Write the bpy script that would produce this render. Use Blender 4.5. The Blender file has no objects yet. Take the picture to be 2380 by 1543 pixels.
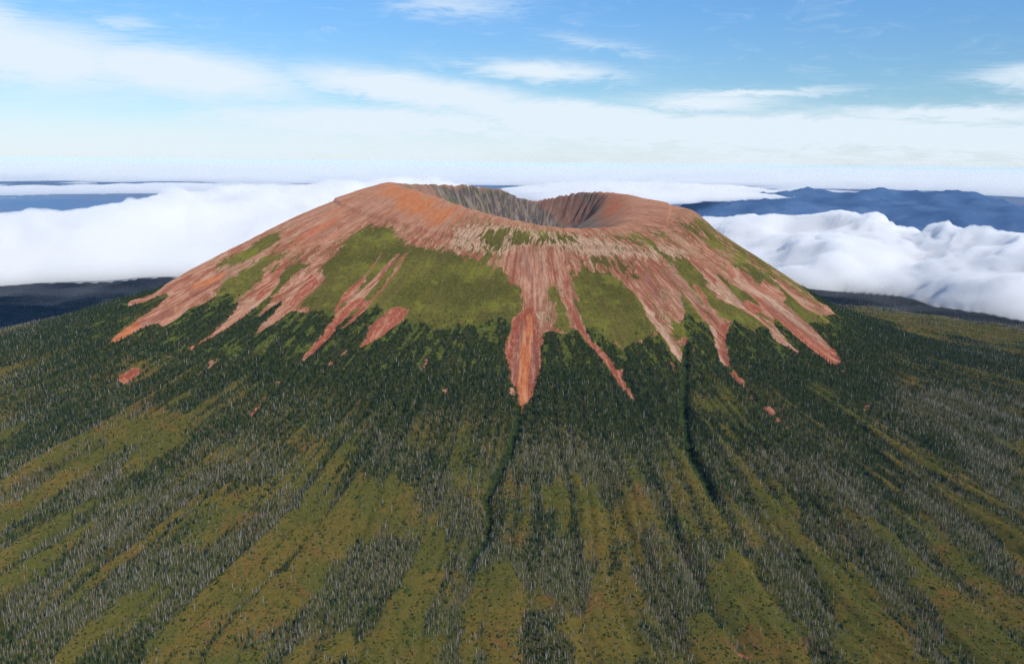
import bpy, math, random
import numpy as np
from math import sin, cos, tan, radians, degrees, atan2, hypot, pi
from mathutils import Matrix, Vector

scene = bpy.context.scene
# ------------------------------------------------------------------ camera
CAM_H = 1040.0
PITCH, ROLL, FOC = radians(10.81), radians(0.6), 2061.0      # focal length in pixels of a 2380 px wide frame
cam_d = bpy.data.cameras.new('camera'); cam = bpy.data.objects.new('camera', cam_d)
scene.collection.objects.link(cam)
_r0 = Vector((1, 0, 0)); _u0 = Vector((0, sin(PITCH), cos(PITCH))); _f = Vector((0, cos(PITCH), -sin(PITCH)))
_R = _r0 * cos(ROLL) + _u0 * sin(ROLL); _U = -_r0 * sin(ROLL) + _u0 * cos(ROLL)
cam.matrix_world = Matrix(((_R.x, _U.x, -_f.x, 0), (_R.y, _U.y, -_f.y, 0), (_R.z, _U.z, -_f.z, CAM_H), (0, 0, 0, 1)))
cam_d.sensor_width = 36.0; cam_d.lens = 36.0 * FOC / 2380.0
cam_d.clip_start = 5.0; cam_d.clip_end = 400000.0
scene.camera = cam
# ------------------------------------------------------------------ light
SUN_AZ, SUN_EL = radians(138), radians(37)      # azimuth clockwise from +Y (the view direction): behind the camera, to its right
world = bpy.data.worlds.new('World'); scene.world = world; world.use_nodes = True
sd = bpy.data.lights.new('sun', 'SUN'); sun = bpy.data.objects.new('sun', sd); scene.collection.objects.link(sun)
sd.energy = 4.8; sd.angle = radians(0.5); sd.color = (1.0, 0.95, 0.88)
_sd = Vector((sin(SUN_AZ) * cos(SUN_EL), cos(SUN_AZ) * cos(SUN_EL), sin(SUN_EL)))
sun.rotation_euler = _sd.to_track_quat('Z', 'Y').to_euler(); sun.location = (0, 0, 5000)
SKY_STRENGTH = 0.085
scene.view_settings.view_transform = 'Standard'; scene.view_settings.look = 'None'
scene.view_settings.exposure = 0.06; scene.view_settings.gamma = 1.0
scene.render.engine = 'CYCLES'
scene.cycles.max_bounces = 16; scene.cycles.diffuse_bounces = 2; scene.cycles.glossy_bounces = 2
scene.cycles.volume_bounces = 14; scene.cycles.transparent_max_bounces = 24
scene.cycles.use_denoising = True
try:
    scene.cycles.denoiser = 'OPENIMAGEDENOISE'; scene.cycles.denoising_input_passes = 'RGB_ALBEDO_NORMAL'; scene.cycles.denoising_prefilter = 'NONE'
except Exception as e: print(e)
scene.cycles.sample_clamp_indirect = 6.0

#<<TERRAIN  ---------------------------------------------------------- numbers of the land (numpy only)
def _hash(ix, iy, seed):
    h = (ix.astype(np.int64) * 374761393 + iy.astype(np.int64) * 668265263 + seed * 974711) & 0xffffffff
    h = ((h ^ (h >> 13)) * 1274126177) & 0xffffffff
    return (h ^ (h >> 16)) & 0xffffffff
def gnoise(x, y, seed=0):
    x = np.asarray(x, float); y = np.asarray(y, float)
    x0 = np.floor(x); y0 = np.floor(y); fx = x - x0; fy = y - y0
    u = fx * fx * fx * (fx * (fx * 6 - 15) + 10); v = fy * fy * fy * (fy * (fy * 6 - 15) + 10)
    def g(ix, iy, dx, dy):
        a = _hash(ix, iy, seed) * (2 * pi / 4294967296.0)
        return np.cos(a) * dx + np.sin(a) * dy
    n = (g(x0, y0, fx, fy) * (1 - u) + g(x0 + 1, y0, fx - 1, fy) * u) * (1 - v) + \
        (g(x0, y0 + 1, fx, fy - 1) * (1 - u) + g(x0 + 1, y0 + 1, fx - 1, fy - 1) * u) * v
    return n * 1.5
def fbm(x, y, octv=4, seed=0, gain=0.5):
    s = 0; a = 1.0; t = 0
    for o in range(octv):
        s = s + a * gnoise(x * 2 ** o + 13.7 * o, y * 2 ** o - 7.3 * o, seed + o); t += a; a *= gain
    return s / t
def ridged(x, y, octv=4, seed=0, gain=0.5):
    s = 0; a = 1.0; t = 0
    for o in range(octv):
        s = s + a * (1 - 2 * np.abs(gnoise(x * 2 ** o + 5.1 * o, y * 2 ** o + 9.2 * o, seed + o))); t += a; a *= gain
    return s / t
def sstep(a, b, x):
    t = np.clip((x - a) / (b - a), 0, 1); return t * t * (3 - 2 * t)
def pchip(xk, yk, x):
    xk = np.asarray(xk, float); yk = np.asarray(yk, float); x = np.asarray(x, float)
    h = np.diff(xk); d = np.diff(yk) / h; m = np.zeros_like(yk)
    for i in range(1, len(xk) - 1):
        if d[i - 1] * d[i] > 0:
            w1 = 2 * h[i] + h[i - 1]; w2 = h[i] + 2 * h[i - 1]; m[i] = (w1 + w2) / (w1 / d[i - 1] + w2 / d[i])
    m[0] = d[0]; m[-1] = d[-1]
    i = np.clip(np.searchsorted(xk, x) - 1, 0, len(xk) - 2); t = np.clip((x - xk[i]) / h[i], 0, 1)
    return (2*t**3-3*t**2+1)*yk[i] + (t**3-2*t**2+t)*h[i]*m[i] + (-2*t**3+3*t**2)*yk[i+1] + (t**3-t**2)*h[i]*m[i+1]

CX, CY = 50.0, 2500.0           # the summit crater's centre
# rim: azimuth about the crater (0 towards the camera, + to its right), radius, height
RIM = [(-146,362,967),(-123,372,971),(-72,385,983),(-50,342,957),(-29,309,924),(-8,293,899),(19,296,881),(38,330,884),(62,285,914),(90,268,948),(121,276,954),(149,304,950),(164,315,936),(178,330,920),(196,350,955)]
def per(xk, yk, x):
    n = len(xk); xs = np.array([v - 360 for v in xk] + list(xk) + [v + 360 for v in xk], float); ys = np.array(list(yk) * 3, float)
    return pchip(xs, ys, x)
RK = [430, 520, 650, 800, 900, 1020, 1200, 1450, 1800, 2300, 3000, 4000, 6000]
PROF = {  # outer slope heights at the radii RK, by azimuth
 0:   [828, 777, 707, 629, 577, 532, 474, 402, 335, 262, 190, 110, 40],
 -30: [868, 822, 748, 668, 612, 560, 494, 420, 348, 272, 195, 110, 40],
 -52: [925, 882, 812, 735, 682, 624, 548, 460, 380, 300, 215, 120, 40],
 -74: [971, 942, 889, 814, 763, 695, 628, 568, 490, 330, 130, 40, 20],
 -120:[945, 905, 830, 740, 685, 630, 560, 480, 380, 180, 60, 30, 15],
 180: [880, 840, 770, 690, 635, 590, 530, 450, 360, 250, 120, 50, 20],
 120: [890, 840, 765, 685, 635, 595, 560, 520, 468, 400, 290, 190, 60],
 76:  [922, 858, 778, 684, 630, 600, 565, 525, 475, 420, 340, 230, 60],
 48:  [868, 818, 740, 656, 605, 565, 515, 455, 395, 335, 280, 200, 60],
 28:  [842, 790, 716, 636, 586, 542, 484, 412, 345, 275, 205, 130, 40],
}
_ph = np.arange(-180, 181, 3.0)
_ra = np.concatenate([np.arange(0, 1500, 10.0), np.arange(1500, 6001, 50.0)])
_rimR = per([a for a, b, c in RIM], [b for a, b, c in RIM], _ph); _rimZ = per([a for a, b, c in RIM], [c for a, b, c in RIM], _ph)
_keys = sorted(PROF, key=lambda a: a)
_tab = np.zeros((len(_ph), len(_ra)))
for _i, _p in enumerate(_ph):
    _zk = [float(per(_keys, [PROF[k][j] for k in _keys], np.array([_p]))[0]) for j in range(len(RK))]
    _tab[_i] = pchip([_rimR[_i] - 300, _rimR[_i], ] + RK, [_rimZ[_i] + 60, _rimZ[_i]] + _zk, np.maximum(_ra, _rimR[_i] - 300))
def lut(ph, r):
    r = np.clip(r, 0, 5999.0)
    i = np.clip((ph + 180) / 3.0, 0, len(_ph) - 1.001); i0 = i.astype(int); fi = i - i0
    j = np.where(r < 1500, r / 10, 150 + (r - 1500) / 50); j = np.clip(j, 0, len(_ra) - 1.001); j0 = j.astype(int); fj = j - j0
    return (_tab[i0, j0] * (1 - fj) + _tab[i0, j0 + 1] * fj) * (1 - fi) + (_tab[i0 + 1, j0] * (1 - fj) + _tab[i0 + 1, j0 + 1] * fj) * fi
def polar(x, y):
    dx = x - CX; dy = CY - y
    return np.hypot(dx, dy), np.degrees(np.arctan2(dx, dy))
def stripes(x, y, r, aR):
    a = aR + fbm(x / 500, y / 500, 2, 92) * .035 + fbm(x / 120, y / 120, 2, 93) * .008
    return a, gnoise(a * 13, r / 1700, 17), gnoise(a * 31, r / 1000, 19)
def gully(x, y, r, aR):
    a, n1, n2 = stripes(x, y, r, aR)
    return np.maximum(np.exp(-(n1 / .16) ** 2), np.exp(-(n2 / .2) ** 2) * .6)
def hgt(x, y, fine=True):
    x = np.asarray(x, float); y = np.asarray(y, float)
    r, ph = polar(x, y)
    wob = 0.0
    z = lut(ph, r)
    far = sstep(5500, 9000, r)
    # broad flow ribs running down the flanks
    aR = ph / 57.3
    amp = sstep(330, 700, r) * (1 - sstep(3500, 6000, r))
    wx = fbm(x / 700, y / 700, 2, 91) * 0.10
    rib = fbm((aR + wx) * 9, r / 2600, 3, 11)
    z = z + rib * 17 * amp * sstep(500, 1400, r)
    rib2 = fbm((aR + wx) * 26, r / 900, 3, 23)
    z = z + rib2 * (2.5 + 5 * sstep(700, 1300, r)) * amp
    z = z - gully(x, y, r, aR) * 8 * sstep(620, 950, r) * (1 - sstep(3000, 5000, r))
    z = z + fbm(x / 260, y / 260, 3, 31) * 7 * sstep(600, 1300, r)
    # the bowl
    R = np.interp(ph, _ph, _rimR); Z = np.interp(ph, _ph, _rimZ)
    q = np.clip(r / R, 0, 1.5)
    back = sstep(110, 150, np.abs(ph)); rightside = sstep(25, 60, ph) * (1 - sstep(105, 135, ph))
    n = 2.2 + 1.6 * back - 0.7 * rightside
    crag = ridged(aR * 10 + fbm(x / 90, y / 90, 3, 43) * .8, r / 170, 5, 41, .6) * (4 + 7 * back) * sstep(0.45, 0.8, q) * (1 - rightside * 0.8)
    crest = fbm(aR * 14, r / 300, 5, 47, .62) * (4.5 + 9 * back)
    # gentle hollow inside the right-hand rim
    zin = 800 + (Z - 800 + crest * 0) * q ** n + crag * (1 - sstep(0.86, 1.0, q)) 
    k = 9.0 - 5 * back
    zo = z + crest * np.exp(-((r - R) / 70) ** 2)
    zi = zin + crest * np.exp(-((r - R) / 70) ** 2)
    hmin = np.minimum(zo, zi) - k * np.log1p(np.exp(-np.abs(zo - zi) / k)) + k * 0.6
    z = np.where(q < 1.4, hmin, zo)
    z = np.where((q >= 1.4), zo, z)
    # hill behind on the right, standing in the cloud
    def hill(cx, cy, rx, ry, h):
        d = ((x - cx) / rx) ** 2 + ((y - cy) / ry) ** 2
        return h * np.exp(-d * 1.3)
    hl = hill(3000, 6100, 1900, 1300, 330) + hill(1650, 6100, 900, 900, 170)
    z = z + hl + hl / 400 * ridged(x / 500, y / 500, 3, 61) * 30
    # wooded shoulder on the left skyline
    z = z + hill(-1560, 3050, 330, 500, 60) + hill(-1150, 2600, 200, 260, 26)
    # low plain at the left, coast and open sea past it
    shore = fbm(x / 4200, y / 4200, 4, 71) * 2600 + 11000 - 2500 * sstep(0, 9000, -x)
    z = np.where(r > 5900, 40 + fbm(x / 1500, y / 1500, 3, 73) * 14, z)
    z = z + (sstep(4500, 8000, r)) * (fbm(x / 900, y / 900, 3, 75) * 10)
    z = z - 95 * sstep(-800, 800, r - shore)
    if fine:
        z = z + fbm(x / 38, y / 38, 3, 81) * 1.3 * sstep(300, 420, r) * (1 - far)
        z = z + GUL(x, y)
    return z
def _nogul(x, y): return 0.0
GUL = _nogul

_rp = (cos(ROLL), sin(PITCH) * sin(ROLL), cos(PITCH) * sin(ROLL)); _up = (-sin(ROLL), sin(PITCH) * cos(ROLL), cos(PITCH) * cos(ROLL))
def pray(u, v):
    a = (np.asarray(u, float) - 1190) / FOC; b = (771.5 - np.asarray(v, float)) / FOC
    return a * _rp[0] + b * _up[0], cos(PITCH) + a * _rp[1] + b * _up[1], -sin(PITCH) + a * _rp[2] + b * _up[2]
def proj(x, y, z):
    z = z - CAM_H
    X = x * _rp[0] + y * _rp[1] + z * _rp[2]; Y = x * _up[0] + y * _up[1] + z * _up[2]; Zd = y * cos(PITCH) - z * sin(PITCH)
    Zd = np.maximum(Zd, 1e-3)
    return 1190 + FOC * X / Zd, 771.5 - FOC * Y / Zd, Zd
_tt = np.concatenate([np.arange(800, 3600, 6.0), np.arange(3600, 9000, 40.0)])
def land(u, v):
    """points of the land seen at the given places of the 2380 px frame"""
    u = np.atleast_1d(np.asarray(u, float)); v = np.atleast_1d(np.asarray(v, float))
    dx, dy, dz = pray(u, v)
    X = dx[:, None] * _tt; Y = dy[:, None] * _tt; Zr = CAM_H + dz[:, None] * _tt
    D = Zr - hgt(X, Y, False)
    hit = D < 0
    k = np.where(hit.any(1), hit.argmax(1), np.argmin(D, 1)); k = np.clip(k, 1, len(_tt) - 1)
    i = np.arange(len(u)); a = D[i, k - 1]; b = D[i, k]
    f = np.where(hit.any(1), a / np.maximum(a - b, 1e-6), 1.0); f = np.clip(f, 0, 1)
    t = _tt[k - 1] + f * (_tt[k] - _tt[k - 1])
    return np.stack([dx * t, dy * t], 1)

# ---- picture-traced outlines, laid on the land.  a..f: magnified views used for the tracing
VIEWS = {'o': (0, 0, 1), '1': (0, 348.7, .3418), '2': (813.5, 377.7, .3418), '3': (1569, 348.7, .3408), '4': (232.4, 639.2, .2686),
         '5': (813.5, 639.2, .2686), '6': (1394.6, 639.2, .2686), 'A': (0, 871.6, .435), 'B': (813.5, 871.6, .435), 'C': (1566.6, 871.6, .435)}
def px(view, flat):
    p = np.array(flat, float).reshape(-1, 2); ox, oy, s = VIEWS[view]
    return p * s + [ox, oy]
def stroke(view, flat):
    p = np.array(flat, float).reshape(-1, 3); ox, oy, s = VIEWS[view]
    q = p[:, :2] * s + [ox, oy]; w = (p[:, 2] * 1.1 + 3.5) * s / 2
    d = np.gradient(q, axis=0); n = np.stack([-d[:, 1], d[:, 0]], 1); n /= np.maximum(np.hypot(n[:, 0], n[:, 1]), 1e-6)[:, None]
    return np.concatenate([q + n * w[:, None], (q - n * w[:, None])[::-1]])
GX0, GY0, GS, GNX, GNY = -2700.0, 700.0, 3.0, 1800, 1600
def fill(m, P, val=1.0, sub=10.0):
    """scanline-fill the outline P (picture places) into the ground raster m"""
    pts = []
    for a, b in zip(P, np.roll(P, -1, 0)):
        k = max(1, int(np.hypot(*(b - a)) / sub)); t = np.arange(k)[:, None] / k
        pts.append(a + (b - a) * t)
    W = land(*np.concatenate(pts).T)
    X = (W[:, 0] - GX0) / GS; Y = (W[:, 1] - GY0) / GS
    X2 = np.roll(X, -1); Y2 = np.roll(Y, -1)
    for j in range(max(0, int(Y.min())), min(GNY, int(Y.max()) + 2)):
        c = (Y <= j) != (Y2 <= j)
        if not c.any(): continue
        xs = np.sort(X[c] + (j - Y[c]) * (X2[c] - X[c]) / (Y2[c] - Y[c]))
        for a, b in zip(xs[::2], xs[1::2]):
            i0 = max(0, int(np.ceil(a))); i1 = min(GNX, int(np.floor(b)) + 1)
            if i1 > i0: m[j, i0:i1] = val
def blur(m, k):
    for ax in (0, 1):
        for _ in range(2):
            c = np.cumsum(np.pad(m, [(k + 1, k) if a == ax else (0, 0) for a in (0, 1)], mode='edge'), axis=ax)
            m = (np.take(c, range(2 * k + 1, c.shape[ax]), ax) - np.take(c, range(0, c.shape[ax] - 2 * k - 1), ax)) / (2 * k + 1)
    return m
def ras(items, k=1):
    m = np.zeros((GNY, GNX))
    for kind, view, flat in items:
        fill(m, px(view, flat) if kind == 'p' else stroke(view, flat))
    return blur(m, k) if k else m
def samp(m, x, y, out=0.0):
    i = (x - GX0) / GS; j = (y - GY0) / GS
    ok = (i > 0) & (j > 0) & (i < GNX - 2) & (j < GNY - 2)
    i = np.clip(i, 0, GNX - 2.001); j = np.clip(j, 0, GNY - 2.001); i0 = i.astype(int); j0 = j.astype(int); fi = i - i0; fj = j - j0
    v = (m[j0, i0] * (1 - fi) + m[j0, i0 + 1] * fi) * (1 - fj) + (m[j0 + 1, i0] * (1 - fi) + m[j0 + 1, i0 + 1] * fi) * fj
    return np.where(ok, v, out)

GRASS = [
 ('p','1',[1400,805,1650,690,1800,600,1900,555,1950,530,1900,580,1800,640,1700,690,1560,760,1430,815]),
 ('p','1',[1520,745,1700,690,1850,625,1930,590,1850,650,1700,735,1560,800]),
 ('p','1',[1440,980,1550,870,1700,800,1850,700,1920,670,1860,780,1790,830,1750,900,1680,960,1640,1030,1600,1045,1500,1000]),
 ('p','1',[1780,980,1850,890,1960,800,2050,700,2110,670,2040,800,1960,900,1900,960,1850,1020]),
 ('p','o',[672,712,715,672,740,640,765,600,800,560,830,540,850,526,910,524,920,545,935,565,960,570,990,575,1015,588,1035,570,1050,590,1075,590,1100,593,1120,603,1132,622,1172,618,1178,650,1200,648,1217,680,1222,695,1213,712,1195,738,1190,760,1150,760,1000,775,900,770,820,740,775,725,730,725]),
 ('p','2',[1530,720,1620,720,1700,740,1790,760,1830,820,1900,850,1960,900,2010,980,2050,1050,2100,1150,2060,1200,1950,1260,1880,1270,1700,1200,1600,1120,1560,1040,1540,960,1520,880]),
 ('p','2',[1380,800,1420,830,1450,950,1480,1050,1500,1120,1470,1160,1320,1160,1380,1100,1370,980,1340,920,1360,850]),
 ('p','2',[1420,600,1470,600,1460,700,1430,720]),
 ('p','3',[0,690,60,720,120,800,200,860,240,950,300,1040,380,1060,450,1070,520,1120,600,1180,620,1240,560,1250,480,1220,400,1180,350,1170,300,1130,240,1090,200,1040,130,930,60,870,0,830]),
 ('p','3',[-10,850,60,960,130,1050,200,1150,230,1200,150,1250,40,1240,20,1080]),
 ('p','3',[180,800,300,850,380,900,500,990,600,1060,680,1120,740,1170,700,1200,600,1150,500,1050,400,960,300,920]),
 ('p','3',[430,720,560,800,640,880,720,960,780,1000,860,1040,980,1100,1080,1140,1100,1180,1000,1220,900,1190,820,1140,760,1070,700,1000,600,930,500,860]),
 ('p','3',[180,530,300,600,380,680,500,770,600,830,700,900,640,890,500,800,340,680,200,570]),
 ('p','6',[720,300,760,330,900,420,1000,560,1010,640,900,560,760,560,720,480]),
 ('p','6',[600,180,640,300,720,400,760,560,750,760,720,800,700,700,650,560,600,420]),
]
HALF = [
 ('p','1',[1420,970,1560,870,1760,790,1950,710,2120,700,2120,820,1950,1000,1800,1010,1600,1030]),
 ('p','3',[0,560,150,620,330,760,560,960,800,1100,1050,1190,1100,1160,900,940,700,740,450,600,200,470,60,440]),
 ('p','2',[1600,600,1900,640,2100,800,2250,1000,2300,1200,2150,1100,2000,900,1800,760]),
 ('p','2',[840,430,960,420,1000,460,1100,430,1250,470,1290,450,1480,480,1500,520,1350,560,1320,620,1290,600,1250,540,1150,550,1080,580,980,540,870,500]),
 ('p','2',[600,470,720,380,830,390,840,440,700,460,640,480]),
 ('p','2',[1680,490,1800,480,1900,480,2000,480,2080,450,2160,450,2230,500,2200,540,2160,570,2080,590,1950,570,1850,560,1760,530]),
 ('p','2',[2110,620,2230,620,2300,700,2380,760,2400,840,2280,760,2180,700,2110,650]),
 ('p','2',[560,590,640,575,760,560,1000,600,1060,700,930,740,760,680]), ('p','2',[900,470,1300,450,1500,480,1640,480,1600,560,1400,570,1100,620,950,600]), ('p','2',[1520,640,1800,660,1840,760,1700,760,1540,740]),
 ('p','2',[1270,1000,1400,950,1500,1100,1330,1180]),
 ('p','2',[1580,1020,1780,1080,1850,1200,1700,1160]),
 ('p','3',[200,880,330,960,420,1060,300,1030]),
 ('p','6',[900,60,1000,180,1100,240,1000,200]),
 ('p','6',[1150,110,1300,260,1500,370,1400,330,1200,230]),
]
RED = [
 ('p','5',[1540,260,1480,310,1420,380,1390,480,1350,560,1345,660,1370,750,1390,830,1385,880,1420,940,1460,990,1465,1100,1465,1240,1480,1210,1500,1120,1560,1060,1600,980,1620,900,1650,780,1660,720,1645,640,1665,560,1660,480,1620,400,1610,330,1580,250]),
 ('s','5',[1860,0,30,1880,100,30,1880,220,26,1930,330,32,1990,440,34,2060,550,32,2150,640,38,2230,730,42,2290,820,44,2340,900,44,2370,970,24]),
 ('s','6',[140,820,40,180,900,35,215,960,25,260,1010,25,290,1060,15,300,1100,5]),
 ('s','5',[2340,860,30,2352,785,16]),
 ('p','5',[280,330,350,280,430,258,470,290,505,285,500,320,440,390,380,440,300,500,200,560,130,600,75,630,90,590,150,520,155,460,200,410]),
 ('s','4',[2290,20,30,2180,100,30,2100,200,25,2045,290,24,2050,370,40,2010,430,60,1950,520,55,1870,600,46,1800,680,30,1740,748,8]),
 ('s','4',[2290,200,60,2200,240,70,2130,290,70,2080,360,60,2040,410,50]),
 ('s','2',[400,570,5,320,740,10,240,830,12,160,920,12,80,990,14,0,1080,20]),
 ('s','4',[2300,280,14,2200,360,16,2090,462,8]),
 ('s','4',[1860,0,80,1800,80,70,1700,180,50,1640,240,30]),
 ('s','1',[1950,750,20,1870,850,30,1780,960,30,1740,1000,20]),
 ('p','4',[160,885,200,840,290,790,350,800,345,830,280,890,210,900]),
 ('s','4',[1450,1020,12,1420,1080,16,1370,1140,14,1300,1210,28]),
 ('p','4',[1975,772,2000,718,2018,740,2012,772]),
 ('s','4',[1045,1385,12,1000,1440,14]),
 ('p','5',[605,840,655,710,682,706,645,800]),
 ('p','5',[800,990,842,955,835,1025,820,1010]),
 ('p','6',[1410,1130,1490,1130,1520,1180,1500,1210,1450,1190]), ('p','6',[1490,1220,1580,1230,1560,1270,1510,1240]),
 ('p','6',[1600,1310,1640,1308,1622,1352]), ('p','6',[2090,835,2125,810,2122,862]), ('p','6',[2268,1160,2300,1112,2332,1130,2290,1165]),
 ('p','6',[798,632,830,610,815,672]), ('p','6',[820,740,855,745,840,775]),
 ('s','6',[612,730,14,640,790,16,640,842,10]), ('p','6',[700,590,720,530,765,490,762,540,715,590]),
 ('s','6',[1150,825,26,1180,860,28,1230,912,40,1250,952,10,1300,1030,18,1320,1080,6]),
 ('p','6',[1050,400,1125,410,1095,470,1083,600,1108,640,1125,780,1105,800,1060,700,1060,560]),
 ('s','6',[1250,80,30,1400,220,34,1500,310,36,1600,400,36,1720,500,50,1850,600,70,1960,680,70,2040,745,60]),
 ('p','6',[1960,640,2000,605,2045,650,2050,690,2085,700,2085,745,2040,790,2000,740]),
 ('s','6',[1000,60,26,1060,140,20]), ('s','6',[1250,235,50,1330,275,50,1400,300,30]),
 ('s','6',[820,80,30,900,180,26,940,280,18]),
 ('p','o',[440,806,445,798,455,800,450,808]), ('p','4',[760,640,800,600,822,600,790,652]), ('p','4',[998,640,1020,620,1030,640]), ('p','4',[1060,585,1085,570,1080,590]), ('p','4',[1105,640,1125,625,1130,645]),
 ('p','C',[300,-10,340,5,380,30,370,50,345,30]),
 ('p','B',[785,1100,805,1098,802,1150,790,1165]), ('s','C',[330,1475,16,380,1490,20,430,1498,10]),
 ('s','5',[840,860,8,860,700,4]), ('p','A',[1460,50,1490,25,1520,10,1500,30]),
 ('s','A',[640,5,40,670,14,50,700,10,30]),
]
PINKS = [   # pinkish and tan streams that cut grass and trees
 ('p','2',[1050,600,1120,560,1200,560,1280,580,1400,570,1430,600,1420,700,1450,760,1400,800,1350,850,1320,940,1290,1020,1270,1080,1200,1000,1190,930,1170,870,1130,780,1070,760,1060,700]),
 ('s','6',[250,60,90,330,120,70,400,230,60,440,330,50,490,400,50,550,480,52,600,560,45,640,640,40,680,720,20,700,768,5]),
 ('s','6',[380,0,70,460,120,60,520,220,50,570,320,15]), ('s','6',[520,0,60,600,80,80,640,160,70,690,270,60,700,350,44,660,390,40]),
 ('s','6',[590,170,40,600,300,10]),
 ('s','6',[640,0,50,740,100,56,820,220,50,890,310,44,960,400,40,1000,500,45,1030,600,50,1060,700,46,1100,790,15]),
 ('p','6',[970,370,1120,400,1100,470,1083,600,1050,700,1010,560,990,440]),
 ('s','6',[900,-40,60,1050,90,70,1130,170,60,1220,250,40,1300,310,15,1400,390,12,1500,470,14,1580,540,18,1650,610,18,1740,680,5]),
 ('s','6',[1250,230,60,1330,270,60,1420,300,40,1505,372,20]),
 ('s','6',[1130,-40,80,1280,70,90,1400,160,100,1500,230,100,1600,310,95,1700,400,90,1800,480,90,1880,560,90,1950,630,85,2020,700,70,2060,750,50,2040,785,10]),
 ('s','6',[1400,60,60,1540,150,60,1600,210,40]), ('s','6',[1560,60,30,1680,160,40,1780,260,28,1850,300,15,1940,355,6]),
 ('s','4',[1900,-30,110,1800,80,110,1700,180,100,1600,280,84,1500,370,60,1420,430,38,1370,480,22,1320,507,5]),
 ('s','4',[1780,-40,60,1620,110,64,1520,210,54,1440,280,34,1370,360,6]),
 ('s','4',[1500,0,130,1420,120,110,1330,200,116,1250,270,104,1180,340,74,1100,410,50,1020,470,35,960,520,15,840,590,8]),
 ('p','1',[745,1307,790,1250,920,1150,1060,1060,1150,980,1260,870,1540,820,1500,890,1400,970,1260,1060,1180,1130,1080,1150,960,1210,870,1255,820,1285]),
 ('s','1',[860,1060,6,1000,995,16,1150,945,26]),
 ('s','2',[330,620,5,240,720,22,150,820,34,60,910,44,0,985,54]),
 ('s','2',[250,560,6,180,670,8,90,780,10,30,860,30,-30,930,40]),
 ('s','2',[1440,600,70,1450,700,60,1470,850,50,1480,950,50]), ('s','2',[1500,950,20,1540,1020,26,1570,1100,20]),
 ('p','4',[918,805,948,750,1010,715,1015,745,935,812]), ('p','4',[833,872,858,835,910,828,885,862]), ('p','4',[1505,965,1540,905,1575,895,1535,950]),
 ('p','4',[2058,712,2108,640,2155,628,2120,672]), ('s','4',[550,725,14,620,690,12]), ('p','4',[1612,690,1625,655,1650,640,1640,672]),
 ('p','5',[1370,960,1410,955,1440,1030,1400,1040]), ('p','6',[1515,565,1530,555,1560,585,1540,590]),
 ('p','o',[1213,980,1219,965,1216,990]),
]
ORANGE = [
 ('s','5',[1550,300,20,1530,420,26,1500,560,28,1480,800,30,1470,1000,26]), ('s','5',[1575,330,20,1565,430,28,1555,600,28,1530,800,30,1505,1050,30,1475,1150,26]),
 ('p','5',[1470,980,1560,980,1560,1060,1500,1120,1480,1230,1465,1240,1465,1100]),
 ('p','1',[745,1307,790,1250,920,1150,960,1160,900,1230,820,1285]), ('p','1',[1290,920,1380,870,1540,815,1520,850,1400,920,1300,950]),
]
OSOFT = [('p','2',[250,140,330,160,430,190,520,230,620,280,720,320,900,390,760,400,600,430,450,400,350,320,250,240,150,190]), ('p','2',[1550,205,1620,200,1660,230,1700,300,1680,350,1640,300,1620,250])]
TANS = [
 ('s','2',[330,620,3,240,720,18,150,820,26,60,910,26]), ('s','2',[320,740,6,280,790,10,240,830,8]), ('s','2',[90,780,8,30,860,24]),
 ('s','6',[360,200,20,420,300,30,480,390,40,550,480,40,640,620,30,690,740,14]), ('s','6',[960,400,20,1010,560,26,1040,680,20,1095,790,8]),
 ('s','6',[1160,0,40,1300,110,30,1450,180,44,1600,290,40,1700,380,30,1890,520,10]), ('s','6',[1000,40,30,1150,180,40,1300,310,10,1700,640,14]),
 ('p','2',[620,560,700,470,850,430,1000,430,1250,460,1500,490,1900,560,2050,600,2350,650,2200,660,1900,640,1700,640,1500,600,1250,540,1000,640,800,600]), ('p','2',[2000,580,2150,560,2300,600,2350,640,2200,620,2030,610]),
 ('p','3',[210,880,330,960,450,1080,380,1050,260,960]), ('s','4',[2350,0,30,2260,120,26,2200,180,20]),
 ('p','2',[850,900,900,900,905,920,860,935]), ('p','2',[1270,1000,1340,960,1380,1100,1330,1150]),
]
MAUVE = [
 ('s','2',[1195,590,30,1205,700,30,1225,810,24]), ('s','2',[1330,650,26,1300,760,16]),
 ('s','5',[1520,340,26,1450,560,50,1425,800,40,1430,930,16]), ('s','5',[1600,480,30,1600,700,50,1580,900,36]),
 ('s','6',[380,0,56,460,120,50,520,220,40,570,320,15]), ('s','6',[1095,640,30,1100,740,30]), ('s','6',[1400,180,50,1600,360,40,1700,440,30]),
 ('p','5',[370,400,480,300,440,370,360,420,200,520,150,560]), ('p','1',[1280,940,1500,860,1480,890,1300,980]), ('p','1',[950,1170,1150,1050,1200,1090,1000,1180]),
 ('p','2',[1330,240,1480,210,1560,220,1640,300,1680,360,1560,420,1440,430,1380,360,1290,300]),
 ('p','2',[420,180,500,150,560,160,620,240,560,230]),
 ('p','4',[2058,712,2108,640,2155,628,2120,672]),
]
CRIM = [('p','2',[1640,210,1750,220,1850,260,1900,310,1780,340,1760,420,1690,440,1690,350,1710,300]), ('p','2',[250,140,330,170,400,185,330,200,200,190]),
        ('p','1',[2000,620,2380,330,2380,400,2250,500,2100,600,2000,700])]
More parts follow.
